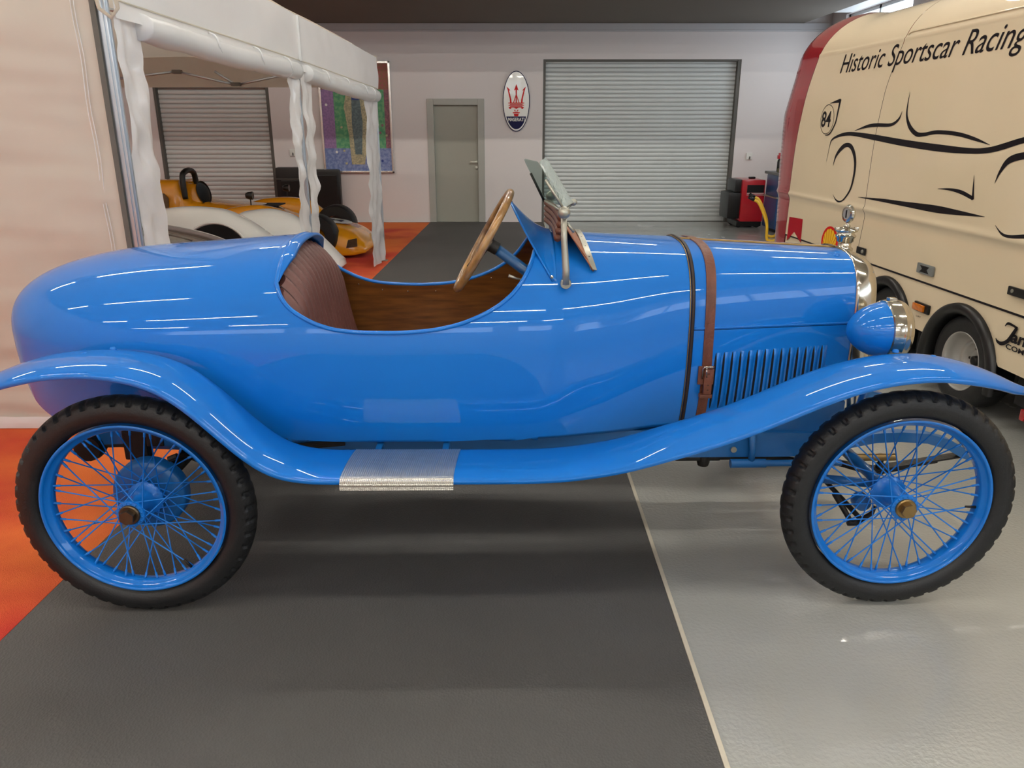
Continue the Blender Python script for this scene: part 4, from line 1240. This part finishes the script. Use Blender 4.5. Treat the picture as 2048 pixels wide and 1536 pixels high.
# front gable curtain (beige, wrinkled)
rows = []
for j in range(121):
    z = .012 + 2.75 * j / 120; row = []
    for i in range(121):
        x = -5.2 + 3.31 * i / 120
        w = .034 * ntex(x * .6 + z, z * 4.5, 1.3) + .016 * ntex(x * 1.5 + 4 * z, z * 12, 4) + .010 * ntex(x * 7, z * 3, 7) + .018 * ntex(x * 1.2 + 3 * z, z * 2, 9) * 1.0
        fade = 1.0
        w *= min(1, (-1.88 - x) / .15 + .1)
        row.append(T(x, 3.87 + w, z))
    rows.append(row)
MB().grid(rows).build('side_curtain', M['tent_beige'], tent, sm=True)
MB().grid([[T(-5.2 + 3.31 * i / 60, 3.862 + .012 * ntex(i * .4, z * 20, 2), z) for i in range(61)] for z in (.010, .03, .05, .075)]).build('ground_hem', M['tent_white'], tent, sm=True)
for xx in (-1.985, -2.0):
    MB().tube([T(xx - .0 + .004 * sin(k), 3.855, .05 + 2.7 * k / 40) for k in range(41)], .0022, 5).build('zip_seam', M['tent_white'], tent)
MB().box(-.045, -.02, -.035, -.02, .008, 2.75).build('curtain_edge', M['shutter_frame'], tent)
# poles
def pole(x, y, h=2.3, foot=True):
    p = MB().box(-.02, .02, -.02, .02, 0, h, .004).box(-.026, -.02, -.006, .006, 0, h).box(.02, .026, -.006, .006, 0, h).box(-.006, .006, -.026, -.02, 0, h).build('leg', M['alu_pole'], tent)
    p.location = T(x, y, .0065)
    MB().box(-.05, .05, -.04, .04, 0.0, .008, .002).build('foot_plate', M['nickel_dull'], p)
    MB().box(-.028, .028, -.028, .028, h - .12, h - .04, .004).build('corner_bracket', M['shutter_frame'], p)
    return p
pole(-1.87, 3.88, 2.6); pole(side_x(6.6), 6.6, 2.1); pole(side_x(9.39), 9.39, 2.1); pole(-5.1, 9.39, 2.1); pole(-5.1, 3.95, 2.5)
# valance along the aisle side
def zlow(y): return interp([(3.88, 2.105), (6.6, 2.05), (9.39, 1.965)], y)
def ztop(y): return interp([(3.88, 2.50), (5.2, 2.43), (6.6, 2.385), (8.0, 2.35), (9.39, 2.30)], y)
rows = []
for i in range(81):
    y = 3.86 + 5.55 * i / 80; row = []
    for k in range(13):
        t = k / 12; z = zlow(y) + (ztop(y) - zlow(y)) * t
        row.append(T(side_x(y) + .035 + .012 * ntex(y * 1.5, z * 3, 5) + .006 * ntex(y * 6, z * 8, 2) + .01 * sin(pi * t), y, z))
    rows.append(row)
MB().grid(rows).build('valance', M['tent_white'], tent, sm=True)
for z_ in (0,):
    MB().tube([T(side_x(3.88 + 5.5 * k / 30) + .043, 3.88 + 5.5 * k / 30, zlow(3.88 + 5.5 * k / 30) + .004) for k in range(31)], .004, 5).build('valance_hem', M['tent_roof'], tent)
MB().box(-.008, .012, -.02, .02, 0, .33).build('valance_joint', M['tent_white'], tent)
NEW[0].location = T(side_x(6.6) + .045, 6.6, 2.05)
# roof canopy: pyramid
ap = T(-3.4, 6.6, 3.0)
rx0, rx1, ry0, ry1 = -5.15, None, 3.86, 9.42
rows = []
for i in range(41):
    y = ry0 + (ry1 - ry0) * i / 40; row = []
    for k in range(31):
        x0_, x1_ = -5.15, side_x(y) + .035
        x = x0_ + (x1_ - x0_) * k / 30
        e = min(1 - abs(2 * k / 30 - 1), 1 - abs(2 * i / 40 - 1))
        base = ztop(y)
        row.append(T(x, y, base + .75 * e ** .9 + .01 * ntex(x * 2, y * 2, 0)))
    rows.append(row)
MB().grid(rows).build('roof_canopy', M['tent_roof'], tent, sm=True)
# back valance across the far end
rows = [[T(-5.15 + 3.62 * i / 50, 9.41 + .01 * ntex(i * .3, z * 4, 1), z) for i in range(51)] for z in (1.985, 2.05, 2.12, 2.2, 2.32)]
MB().grid(rows).build('valance', M['tent_roof'], tent, sm=True)
# rolled curtain bundles
def roll(y0, y1, n=70):
    pts = []; rad = []
    for i in range(n + 1):
        y = y0 + (y1 - y0) * i / n
        pts.append(T(side_x(y) + .03 + .008 * ntex(y * 3, 1, 2), y, zlow(y) - .080 + .006 * ntex(y * 2.0, 3, 2) - .02 * sin(pi * i / n)))
        rad.append(.066 + .006 * ntex(y * 4, 5, 3) + .003 * ntex(y * 17, 5, 3))
    MB().tube(pts, rad, 16).build('rolled_curtain', M['tent_white'], tent, sm=True)
    rows = []; y0 = y0 - .22
    for i in range(n + 1):
        y = y0 + (y1 - y0) * i / n
        rows.append([T(side_x(y) + .035 + (.012 + .010 * ntex(y * 5, 8, k)) * k / 3, y, zlow(y) + .015 - .09 * k / 3) for k in range(4)])
    MB().grid(rows).build('curtain_flap', M['tent_white'], tent, sm=True)
roll(4.12, 6.5); roll(6.72, 9.3)
for y in (4.9, 5.6, 6.2, 7.2, 7.9, 8.6, 9.0):
    r_ = .070
    MB().tube([T(side_x(y) + .03 + r_ * cos(2 * pi * k / 14), y + .004 * k, zlow(y) - .08 + r_ * 1.05 * sin(2 * pi * k / 14)) for k in range(14)], .006, 5, closed=True).build('tie_strap', M['tent_white'], tent, sm=True)
# hanging strips of curtain beside the legs
def strip_(ya, yb, z0, z1, seed, wob=.05, xo=.02):
    rows = []
    for j in range(61):
        t = j / 60; z = z0 + (z1 - z0) * t; row = []
        yr = yb(t) + wob * ntex(z * 2.2, seed, 0) + wob * .4 * ntex(z * 7, seed, 4)
        for i in range(13):
            y = ya + (yr - ya) * i / 12
            row.append(T(side_x(y) + xo + .026 * ntex(y * 7, z * 4, seed) + .022 * ntex(y * 14 + z * 5, z * 8, seed + 2), y, z))
        rows.append(row)
    MB().grid(rows).build('hanging_strip', M['tent_white'], tent, sm=True)
strip_(3.90, lambda t: 4.15, .02, 2.06, 1.0, .03)
strip_(6.35, lambda t: 6.57, .05, 2.02, 2.0, .12)
strip_(6.63, lambda t: 6.92 - .15 * abs(t - .7), .05, 2.02, 3.0, .08)
strip_(8.80, lambda t: 9.36, .03, 1.94, 4.0, .05)
# loop strap at the near leg
MB().tube([T(-1.90 , 3.84, 2.22), T(-1.86, 3.82, 2.06), T(-1.81, 3.82, 2.02), T(-1.775, 3.82, 2.06), T(-1.79, 3.83, 2.20)], .009, 6).build('loop_strap', M['tent_roof'], tent, sm=True)
# scissor truss at the far end, and along the inside
def bar(a, b, name='truss_bar'): MB().tube([T(*a), T(*b)], .013, 6).build(name, M['alu_pole'], tent, sm=True)
jt = None
for (x, z) in ((-3.72, 2.135), (-3.08, 2.005)):
    o = MB().box(-.05, .05, -.03, .03, -.018, .022, .006).build('truss_joint', M['shutter_frame'], tent); o.location = T(x, 9.2, z)
bar((-4.45, 9.2, 2.06), (-3.72, 9.2, 2.14)); bar((-3.72, 9.2, 2.14), (-3.08, 9.2, 2.0)); bar((-3.08, 9.2, 2.0), (-2.45, 9.2, 2.12)); bar((-3.30, 9.2, 2.14), (-3.08, 9.2, 2.0))
bar((-2.45, 9.2, 2.12), (-1.70, 9.25, 2.04)); bar((-4.0, 6.6, 2.6), (-1.8, 6.6, 2.15))

# ================================================================== RACING CARS IN THE TENT
NEW = [None]
def hull(name, m, par, stations, n=2.6, K=28):
    """stations: x, yc, half width, z low, z high"""
    rows = []
    for (x, yc, w, zl, zh) in stations:
        row = []
        for k in range(K + 1):
            a = -pi * .08 + (pi * 1.16) * k / K
            cx_ = abs(cos(a)) ** (2 / n) * (1 if cos(a) > 0 else -1); sz = abs(sin(a)) ** (2 / n) * (1 if sin(a) > 0 else -1)
            row.append(Vector((x, yc - w * cx_, zl + (zh - zl) * max(0, sz) if sin(a) > 0 else zl + (zh - zl) * .12 * sz)))
        rows.append(row)
    mb = MB().grid(rows)
    L = len(rows[0])
    mb.add(rows[0], [tuple(range(L))]); mb.add(rows[-1], [tuple(range(L))])
    return mb.build(name, m, par, sm=True, auto=65)
def resample(st, n=40):
    x0, x1 = st[0][0], st[-1][0]
    return [tuple([x0 + (x1 - x0) * i / n] + [interp(st, x0 + (x1 - x0) * i / n, c) for c in range(1, 5)]) for i in range(n + 1)]
def slick(par, x, y, r, w):
    o = MB().lathe([(r * .5, -w / 2), (r * .93, -w / 2), (r, -w / 2 + .03), (r, w / 2 - .03), (r * .93, w / 2), (r * .5, w / 2), (r * .45, 0)], 'y', 36, closed=True).build('wheel', M['rubber'], par, sm=True, auto=50)
    o.location = (x, y, r); return o
def mirror_(par, x, y, z, s=1.0):
    MB().lathe([(0, -.06), (.03, -.05), (.045, -.02), (.05, .03), (.045, .035), (0, .03)], 'x', 14, (0, 0, 0)).tube([(0, 0, -.03), (0, .0, -.12)], .008, 6).build('wing_mirror', M['black'], par, sm=True, auto=50); NEW[0].location = (x, y, z)
# yellow sports racer, nose to the right
yc_ = empty('racing_car', 'yellow open racing car with black roll hoop and white number roundel on its nose', 'car', (-3.2, 10.2, .006))
Y = yc_
hull('body', M['yellow'], Y, resample([(-1.9, 0, .55, .12, .90), (-1.3, 0, .55, .12, .92), (-.92, 0, .52, .10, .92), (-.80, 0, .50, .10, .70), (-.5, 0, .50, .10, .64), (.0, 0, .50, .10, .60), (.35, 0, .40, .10, .50), (.7, 0, .36, .10, .42), (1.15, 0, .34, .09, .34), (1.36, 0, .24, .10, .20)], 60), 3.4)
hull('front_fender', M['yellow'], Y, resample([(-.55, -.62, .10, .20, .50), (-.2, -.64, .15, .2, .62), (.1, -.66, .17, .25, .655), (.4, -.66, .17, .3, .60), (.62, -.66, .15, .3, .45)], 30), 2.4)
hull('front_fender', M['yellow'], Y, resample([(-.55, .62, .10, .20, .50), (-.2, .64, .15, .2, .62), (.1, .66, .17, .25, .64), (.4, .66, .17, .3, .60), (.62, .66, .15, .3, .45)], 30), 2.4)
hull('nose', M['yellow'], Y, resample([(.55, -.1, .50, .06, .40), (.9, -.1, .56, .05, .40), (1.2, -.1, .55, .05, .32), (1.38, -.1, .48, .07, .18)], 24), 3.0)
hull('engine_cover', M['yellow'], Y, resample([(-1.95, -.25, .30, .3, .90), (-1.2, -.25, .30, .3, .935), (-.93, -.25, .26, .3, .93), (-.88, -.25, .2, .3, .60)], 24), 4)
hull('headrest', M['yellow'], Y, resample([(-.90, -.15, .17, .5, .88), (-.80, -.15, .16, .5, .86), (-.66, -.15, .13, .5, .66), (-.60, -.15, .1, .5, .6)], 12), 2.4)
MB().lathe([(0, 0), (.10, -.005), (.115, .0), (.12, .02)], 'x', 24).build('headrest_pad', M['black'], Y, sm=True)
NEW[0].location = (-.70, -.22, .76); NEW[0].scale = (1, .8, 1.25); NEW[0].rotation_euler = (0, radians(-20), radians(-35))
MB().tube(catmull([(-.86, -.40, .70), (-.87, -.39, .95), (-.87, -.30, 1.02), (-.87, -.12, 1.03), (-.87, 0, .96), (-.87, .02, .7)], 6), .035, 12).build('roll_hoop', M['black'], Y, sm=True)
MB().prism([(-1.45, .66), (-1.30, .76), (-1.05, .78), (-1.0, .72), (-1.02, .55), (-1.20, .53), (-1.38, .58)], 'y', -.562, -.552).build('side_duct', M['brass_dark'], Y)
for wx in (-1.55, .78):
    for s in (-1, 1): slick(Y, wx, s * .72 if wx < 0 else s * .60, .27, .24)
mirror_(Y, .02, -.62, .76); mirror_(Y, .12, .62, .76)
MB().lathe([(0, .004), (.20, .003), (.21, 0)], 'z', 36).build('number_roundel', M['print_white'], Y)
NEW[0].location = (.93, -.12, .405); NEW[0].rotation_euler = (0, radians(8), 0)
vs, fs, w = text2d('64', bold=.02); mk('roundel_number', [((x - w / 2) * .22, (y - .35) * .22, .0) for x, y in vs], fs, M['print_navy'], Y)
NEW[0].location = (.93, -.12, .416); NEW[0].rotation_euler = (0, radians(8), 0)
o = MB().prism([(.0, .0), (.14, .02), (.14, .12), (.03, .10)], 'y', -.004, .004).build('nose_duct', M['brass_dark'], Y); o.location = (1.15, -.652, .13)
MB().box(-.52, -.44, -.505, -.50, .52, .555).build('flag_sticker', M['print_brightred'], Y)
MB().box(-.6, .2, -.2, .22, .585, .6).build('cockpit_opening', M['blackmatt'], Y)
# white sports racer in front of it
Wc = empty('racing_car', 'glossy white sports racing car with rounded fenders between yellow car and tent leg', 'car', (-3.0, 8.3, .006))
hull('body', M['white_car'], Wc, resample([(-1.7, .05, .62, .12, .66), (-.8, .05, .62, .1, .60), (-.2, .05, .62, .1, .52), (.3, .05, .60, .08, .40), (.7, .05, .55, .05, .28), (1.0, .08, .45, .04, .12)], 50), 3.0)
hull('front_fender', M['white_car'], Wc, resample([(-1.2, -.45, .20, .2, .66), (-.6, -.46, .24, .3, .76), (-.2, -.47, .25, .42, .80), (.1, -.47, .25, .42, .775), (.35, -.47, .25, .36, .67), (.62, -.46, .24, .2, .47), (.85, -.44, .22, .1, .3)], 50), 2.3)
hull('front_fender', M['white_car'], Wc, resample([(-.25, .42, .20, .2, .50), (.05, .42, .25, .2, .665), (.3, .42, .26, .2, .69), (.52, .42, .26, .2, .64), (.80, .42, .25, .15, .44), (1.08, .42, .2, .05, .14)], 50), 2.3)
MB().prism([(.10 + .30 * cos(pi * k / 20), .38 + .27 * sin(pi * k / 20)) for k in range(21)], 'y', -.728, -.70).build('wheel_opening', M['blackmatt'], Wc)
MB().tube([(.10 + .315 * cos(pi * k / 20), -.722, .38 + .285 * sin(pi * k / 20)) for k in range(21)], .012, 8).build('arch_lip', M['white_car'], Wc, sm=True)
for wx in (.10,): slick(Wc, wx, -.46, .26, .2); slick(Wc, .3, .46, .26, .2)
MB().box(.78, 1.02, -.10, .50, .02, .045, .008).build('front_splitter', M['black'], Wc)
mirror_(Wc, -.66, -.40, .90)
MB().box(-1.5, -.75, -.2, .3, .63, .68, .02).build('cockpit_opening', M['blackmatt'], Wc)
# dark car nearest
Dc = empty('sports_car', 'low glossy taupe sports car glimpsed behind the white tent strip', 'car', (-3.0, 6.5, .006))
hull('body', M['dark_car'], Dc, resample([(-1.4, 0, .60, .15, .70), (-.8, 0, .62, .13, .82), (-.1, 0, .62, .12, .78), (.3, 0, .60, .1, .71), (.6, 0, .54, .1, .60), (.85, 0, .48, .1, .42), (.98, 0, .42, .12, .25)], 40), 2.8)
MB().tube(catmull([(-.5, -.2, .81), (.0, -.2, .768), (.4, -.2, .675)], 6), .006, 6).build('bonnet_bead', M['dark_car'], Dc)
for wx in (-.95, .35): slick(Dc, wx, -.5, .26, .2); slick(Dc, wx, .5, .26, .2)

# ================================================================== THINGS AT THE BACK WALL
# black seat backs leaning on the wall
for k, (x, y, w_, lab) in enumerate(((-3.66, 13.2, .50, 'black folded seat back with a tray panel leaning on the back wall'), (-3.12, 13.32, .50, 'plain black rounded seat back leaning on the wall under the picture'))):
    r = empty('seat_back', lab, 'seat', (x, y, 0))
    MB().box(-w_ / 2, w_ / 2, -.06, .06, .006, .93 - .04 * k, .05).build('cushion', M['black'], r, sm=True, auto=60)
    if k == 0:
        MB().box(-.16, .14, -.085, -.06, .42, .72, .01).build('tray', M['black'], r)
        MB().tube([(-.24, -.07, .74), (.22, -.07, .74)], .008, 6).build('rail', M['shutter_frame'], r)
        for q in (-.12, .08): MB().tube([(q, -.07, .1), (q, -.07, .7)], .008, 6).build('rail', M['blackmatt'], r)
    else:
        MB().box(-.2, .2, -.08, -.06, .1, .8, .03).build('quilted_panel', M['black'], r)
# picture: abstract panels of colour
pic = empty('framed_picture', 'large framed abstract painting of red, green, violet and blue fields on the back wall', 'picture', (-2.575, 13.47, .82))
fr = MB()
fr.box(-.59, -.555, -.035, .02, 0, 1.75, .006).box(.555, .59, -.035, .02, 0, 1.75, .006).box(-.59, .59, -.035, .02, 0, .035, .006).box(-.59, .59, -.035, .02, 1.715, 1.75, .006)
fr.build('frame', M['frame_silver'], pic)
def pmat(n, c1, c2, sc=30): return mat(n, srgb(*c1), .7, col2=srgb(*c2), vscale=sc, detail=6, thr=(.42, .58))
PM = [pmat('painted_red', (160, 86, 82), (136, 100, 74)), pmat('painted_violet', (156, 122, 168), (138, 110, 152)), pmat('painted_green', (76, 146, 106), (112, 168, 120), 16),
      pmat('painted_blue', (136, 150, 190), (104, 120, 172), 22), pmat('painted_ochre', (188, 178, 142), (150, 148, 122), 40), pmat('painted_slate', (104, 122, 124), (84, 100, 104), 30), pmat('painted_rose', (150, 100, 110), (120, 84, 96)), pmat('painted_deepblue', (44, 70, 140), (36, 54, 120))]
def patch(name, pts, m, y): 
    return MB().prism(pts, 'y', y, y + .002).build(name, m, pic)
patch('red_field', [(-.555, 1.32), (.555, 1.32), (.555, 1.72), (-.555, 1.72)], PM[0], -.004)
patch('violet_field', [(-.555, .40), (-.36, .40), (-.36, 1.32), (-.555, 1.32)], PM[1], -.004)
patch('green_field', [(-.36, .40), (.47, .40), (.47, 1.32), (-.36, 1.32)], PM[2], -.004)
patch('rose_field', [(.47, .40), (.555, .40), (.555, 1.32), (.47, 1.32)], PM[6], -.004)
patch('blue_field', [(-.555, .03), (.555, .03), (.555, .40), (-.555, .40)], PM[3], -.004)
patch('ochre_band', [(-.12, .14), (.10, .14), (.18, .6), (.22, 1.1), (.10, 1.40), (-.12, 1.40), (-.20, 1.05), (-.14, .6)], PM[4], -.008)
patch('slate_band', [(-.05, .3), (.06, .3), (.10, .8), (.06, 1.30), (-.06, 1.30), (-.08, .8)], PM[5], -.011)
patch('deep_blue_bar', [(-.06, 1.16), (.06, 1.16), (.06, 1.25), (-.06, 1.25)], PM[7], -.014)
rr = random.Random(3); dot = None
for k in range(34):
    x = rr.uniform(-.5, .52); z = rr.uniform(.08, 1.28)
    if abs(x) < .2: continue
    mm_ = [PM[4], PM[6], PM[7], M['print_white']][k % 4]
    o = MB().lathe([(0, -.0135), (.020, -.013), (.021, -.010)], 'y', 10).build('dot', mm_, pic); o.location = (x, .006, z)
# oval enamel sign
sg = empty('oval_sign', 'oval white and navy enamel sign with red trident beside the large roller shutter', 'sign', (.07, 13.49, 1.955))
def ell(rx, rz, n=64): return [(rx * cos(2 * pi * k / n), rz * sin(2 * pi * k / n)) for k in range(n)]
def dome(rx, rz, y0, h, name, m, zmin=None):
    rows = []
    for j in range(9):
        t = 1 - j / 8; rows.append([Vector((rx * t * cos(2 * pi * k / 64), y0 - h * (1 - t * t), rz * t * sin(2 * pi * k / 64))) for k in range(65)])
    return MB().grid(rows).build(name, m, sg, sm=True)
MB().prism(ell(.222, .470), 'y', -.03, .0).build('rim', M['print_navy'], sg)
dome(.210, .456, -.031, .005, 'enamel_field', M['print_white'])
def sy(x, z): return -.0325 - .005 * (1 - (x / .21) ** 2 - (z / .456) ** 2)
def spoly(name, pts, m, e=.0):
    P2 = [(x, z) for x, z in pts]
    tris = tessellate_polygon([[Vector((x, z, 0)) for x, z in P2]])
    return mk(name, [(x, sy(x, z) - e, z) for x, z in P2], [tuple(t) for t in tris], m, sg)
k_ = .000925
Z = lambda L: [((a - 622) * k_, (790 - b) * k_) for a, b in L]
navy = [(.195 * cos(a), .432 * sin(a)) for a in [radians(212.5 + 115 * k / 20) for k in range(21)]]
spoly('navy_field', navy, M['print_navy'], .003)
for L in ([(622, 500), (645, 560), (662, 610), (634, 592), (632, 680), (650, 730), (680, 812), (665, 812), (632, 720), (632, 812), (612, 812), (612, 720), (580, 812), (565, 812), (594, 730), (612, 680), (610, 592), (580, 610), (600, 560)],
          [(450, 540), (500, 585), (515, 612), (492, 602), (515, 680), (535, 760), (540, 812), (510, 812), (505, 740), (485, 660), (468, 590)],
          [(794, 540), (744, 585), (729, 612), (752, 602), (729, 680), (709, 760), (704, 812), (734, 812), (739, 740), (759, 660), (776, 590)],
          [(480, 808), (764, 808), (764, 822), (480, 822)], [(508, 826), (736, 826), (736, 842), (508, 842)], [(484, 846), (760, 846), (760, 858), (484, 858)], [(510, 862), (734, 862), (734, 878), (510, 878)],
          [(484, 882), (760, 882), (740, 914), (720, 914), (706, 892), (660, 892), (655, 900), (589, 900), (584, 892), (538, 892), (524, 914), (504, 914)],
          [(600, 900), (644, 900), (622, 916)], [(578, 930), (614, 930), (600, 955)], [(630, 930), (666, 930), (644, 955)], [(590, 958), (654, 958), (650, 966), (594, 966)], [(556, 970), (688, 970), (680, 988), (564, 988)], [(578, 996), (666, 996), (656, 1038), (588, 1038)]):
    spoly('trident', Z(L), M['print_brightred'], .003)
vs, fs, w = text2d('MASERATI', bold=.018)
mk('sign_lettering', [((x / w - .5) * .272, sy(0, -.28) - .005, -.305 + y * .075) for x, y in vs], fs, M['print_white'], sg)
# sockets
for x, z, lab in ((-3.68, 1.15, 'small white wall socket between left shutter and picture'), (3.99, 1.09, 'small white wall switch box right of the large shutter')):
    r = MB().box(-.05, .05, -.03, .0, -.055, .055, .006).build('wall_socket', M['white_plastic']); r.location = (x, 13.5, z); tag(r, lab, 'socket')
    MB().lathe([(0, -.036), (.02, -.034), (.022, -.03)], 'y', 14).build('socket_face', M['white_plastic'], r)
    MB().box(-.006, .012, -.05, -.03, -.045, .0, .003).build('plug', M['shutter_frame'], r)
# red/black machine
g_ = empty('power_generator', 'red and black wheeled machine standing right of the large shutter', 'machine', (3.84, 12.95, 0))
MB().box(-.16, .21, -.30, .30, .10, .76, .03).build('housing', M['toolred'], g_, sm=True, auto=60)
MB().box(-.36, -.13, -.26, .26, .14, .56, .05).build('side_cover', M['black'], g_, sm=True, auto=60)
MB().box(-.26, -.12, -.24, .24, .56, .76, .03).build('control_head', M['black'], g_, sm=True, auto=60)
MB().box(-.08, .19, -.305, -.298, .56, .68).build('label_panel', M['black'], g_)
for z in (.52, .545): MB().box(-.08, .19, -.308, -.30, z, z + .01).build('label_stripe', M['white_plastic'], g_)
MB().box(.02, .12, -.03, .03, .76, .79, .008).build('lifting_handle', M['black'], g_)
MB().box(-.20, .20, -.28, .28, .03, .11, .01).build('base', M['black'], g_)
for s in (-.15, .15):
    o = MB().lathe([(0, -.03), (.05, -.03), (.05, .03), (0, .03)], 'y', 16).build('castor', M['rubber'], g_); o.location = (s, -.2, .05)
    inst(o, g_, loc=(s, .2, .05))
# blue cabinet with grey top
cb = empty('parts_washer', 'blue steel cabinet with pale worktop behind the wheelbarrow', 'cabinet', (4.31, 12.3, 0))
MB().box(-.28, .40, -.30, .30, .05, .52, .03).build('lower_tank', M['blue_bin'], cb, sm=True, auto=60)
MB().box(-.27, .40, -.29, .30, .535, .86, .03).build('upper_tank', M['blue_bin'], cb, sm=True, auto=60)
MB().box(-.30, .42, -.32, .32, .518, .537, .004).build('seam_rail', M['nickel_dull'], cb)
MB().box(-.30, .42, -.34, .34, .86, .90, .008).build('worktop', M['greytray'], cb)
MB().box(-.24, -.15, -.292, -.288, .62, .69).build('label_plate', M['greytray'], cb)
for s in (-.2, .3): MB().box(s - .03, s + .03, -.2, .2, 0, .05).build('foot', M['black'], cb)
o = MB().box(-.12, .12, -.12, .12, 0, .10, .01).build('carton', M['olive']); o.location = (4.34, 12.32, .90); tag(o, 'olive carton lying on the blue cabinet top', 'box')
o = MB().box(-.05, .05, -.05, .05, 0, .06, .008).build('carton', M['olive']); o.location = (4.09, 12.1, .90); tag(o, 'small olive carton on the left end of the blue cabinet top', 'box')
# fire extinguisher on the cabinet
ex = empty('fire_extinguisher', 'red fire extinguisher with black hose on the blue cabinet', 'extinguisher', (4.14, 12.36, .90))
MB().lathe([(0, 0), (.035, 0), (.038, .01), (.038, .16), (.02, .19), (0, .19)], 'z', 20).build('cylinder', M['black'], ex, sm=True, auto=50)
MB().box(-.045, .03, -.02, .02, .19, .25, .01).box(-.03, .05, -.018, .018, .25, .28, .008).build('valve_head', M['toolred'], ex, sm=True, auto=50)
MB().tube(catmull([(.03, 0, .24), (.08, 0, .30), (.12, 0, .36), (.10, 0, .40), (.05, 0, .38), (.0, 0, .30)], 6), .009, 8).build('hose', M['black'], ex, sm=True)
MB().lathe([(0, 0), (.013, 0), (.016, .04), (0, .04)], 'z', 12, (-.05, 0, .15)).build('nozzle', M['white_plastic'], ex)
# wheelbarrow
wb = empty('wheelbarrow', 'wheelbarrow with grey tray and yellow tube frame in front of the blue cabinet', 'wheelbarrow', (3.82, 11.0, 0), radians(-17.5))
for s in (-.0, .5):
    MB().tube(catmull([(-.42, s, .58), (-.34, s, .52), (-.22, s, .26), (-.20, s, .06), (-.16, s, .02), (-.08, s, .03), (-.02, s, .14), (.08, s, .22), (.3, s, .22), (.75, s, .24)], 7), .020, 10).build('tube_frame', M['hose_yellow'], wb, sm=True)
    MB().tube([(-.50, s, .62), (-.415, s, .578)], .024, 10).build('grip', M['black'], wb, sm=True)
rows = []
for (k, z) in ((0.62, .24), (.8, .34), (1.0, .50), (1.03, .51)):
    ring = []
    for q in range(33):
        a = 2 * pi * q / 32
        cx_ = abs(cos(a)) ** .6 * (1 if cos(a) > 0 else -1); sy_ = abs(sin(a)) ** .6 * (1 if sin(a) > 0 else -1)
        ring.append(Vector((.32 + .40 * k * cx_, .25 + .28 * k * sy_, z + (.06 * (cx_ > .3) if z > .4 else 0))))
    rows.append(ring)
mb = MB().grid(rows); mb.add(rows[0][:-1], [tuple(range(32))])
tr = mb.build('tray', M['greytray'], wb, sm=True, auto=60); md = tr.modifiers.new('t', 'SOLIDIFY'); md.thickness = .006
o = MB().lathe([(.08, -.04), (.17, -.035), (.18, 0), (.17, .035), (.08, .04), (.0, .03), (0, -.03)], 'y', 24).build('wheel', M['rubber'], wb, sm=True, auto=50); o.location = (.85, .25, .18)
MB().tube([(.75, 0, .24), (.85, .25, .18), (.75, .5, .24)], .012, 8).build('axle', M['iron'], wb)
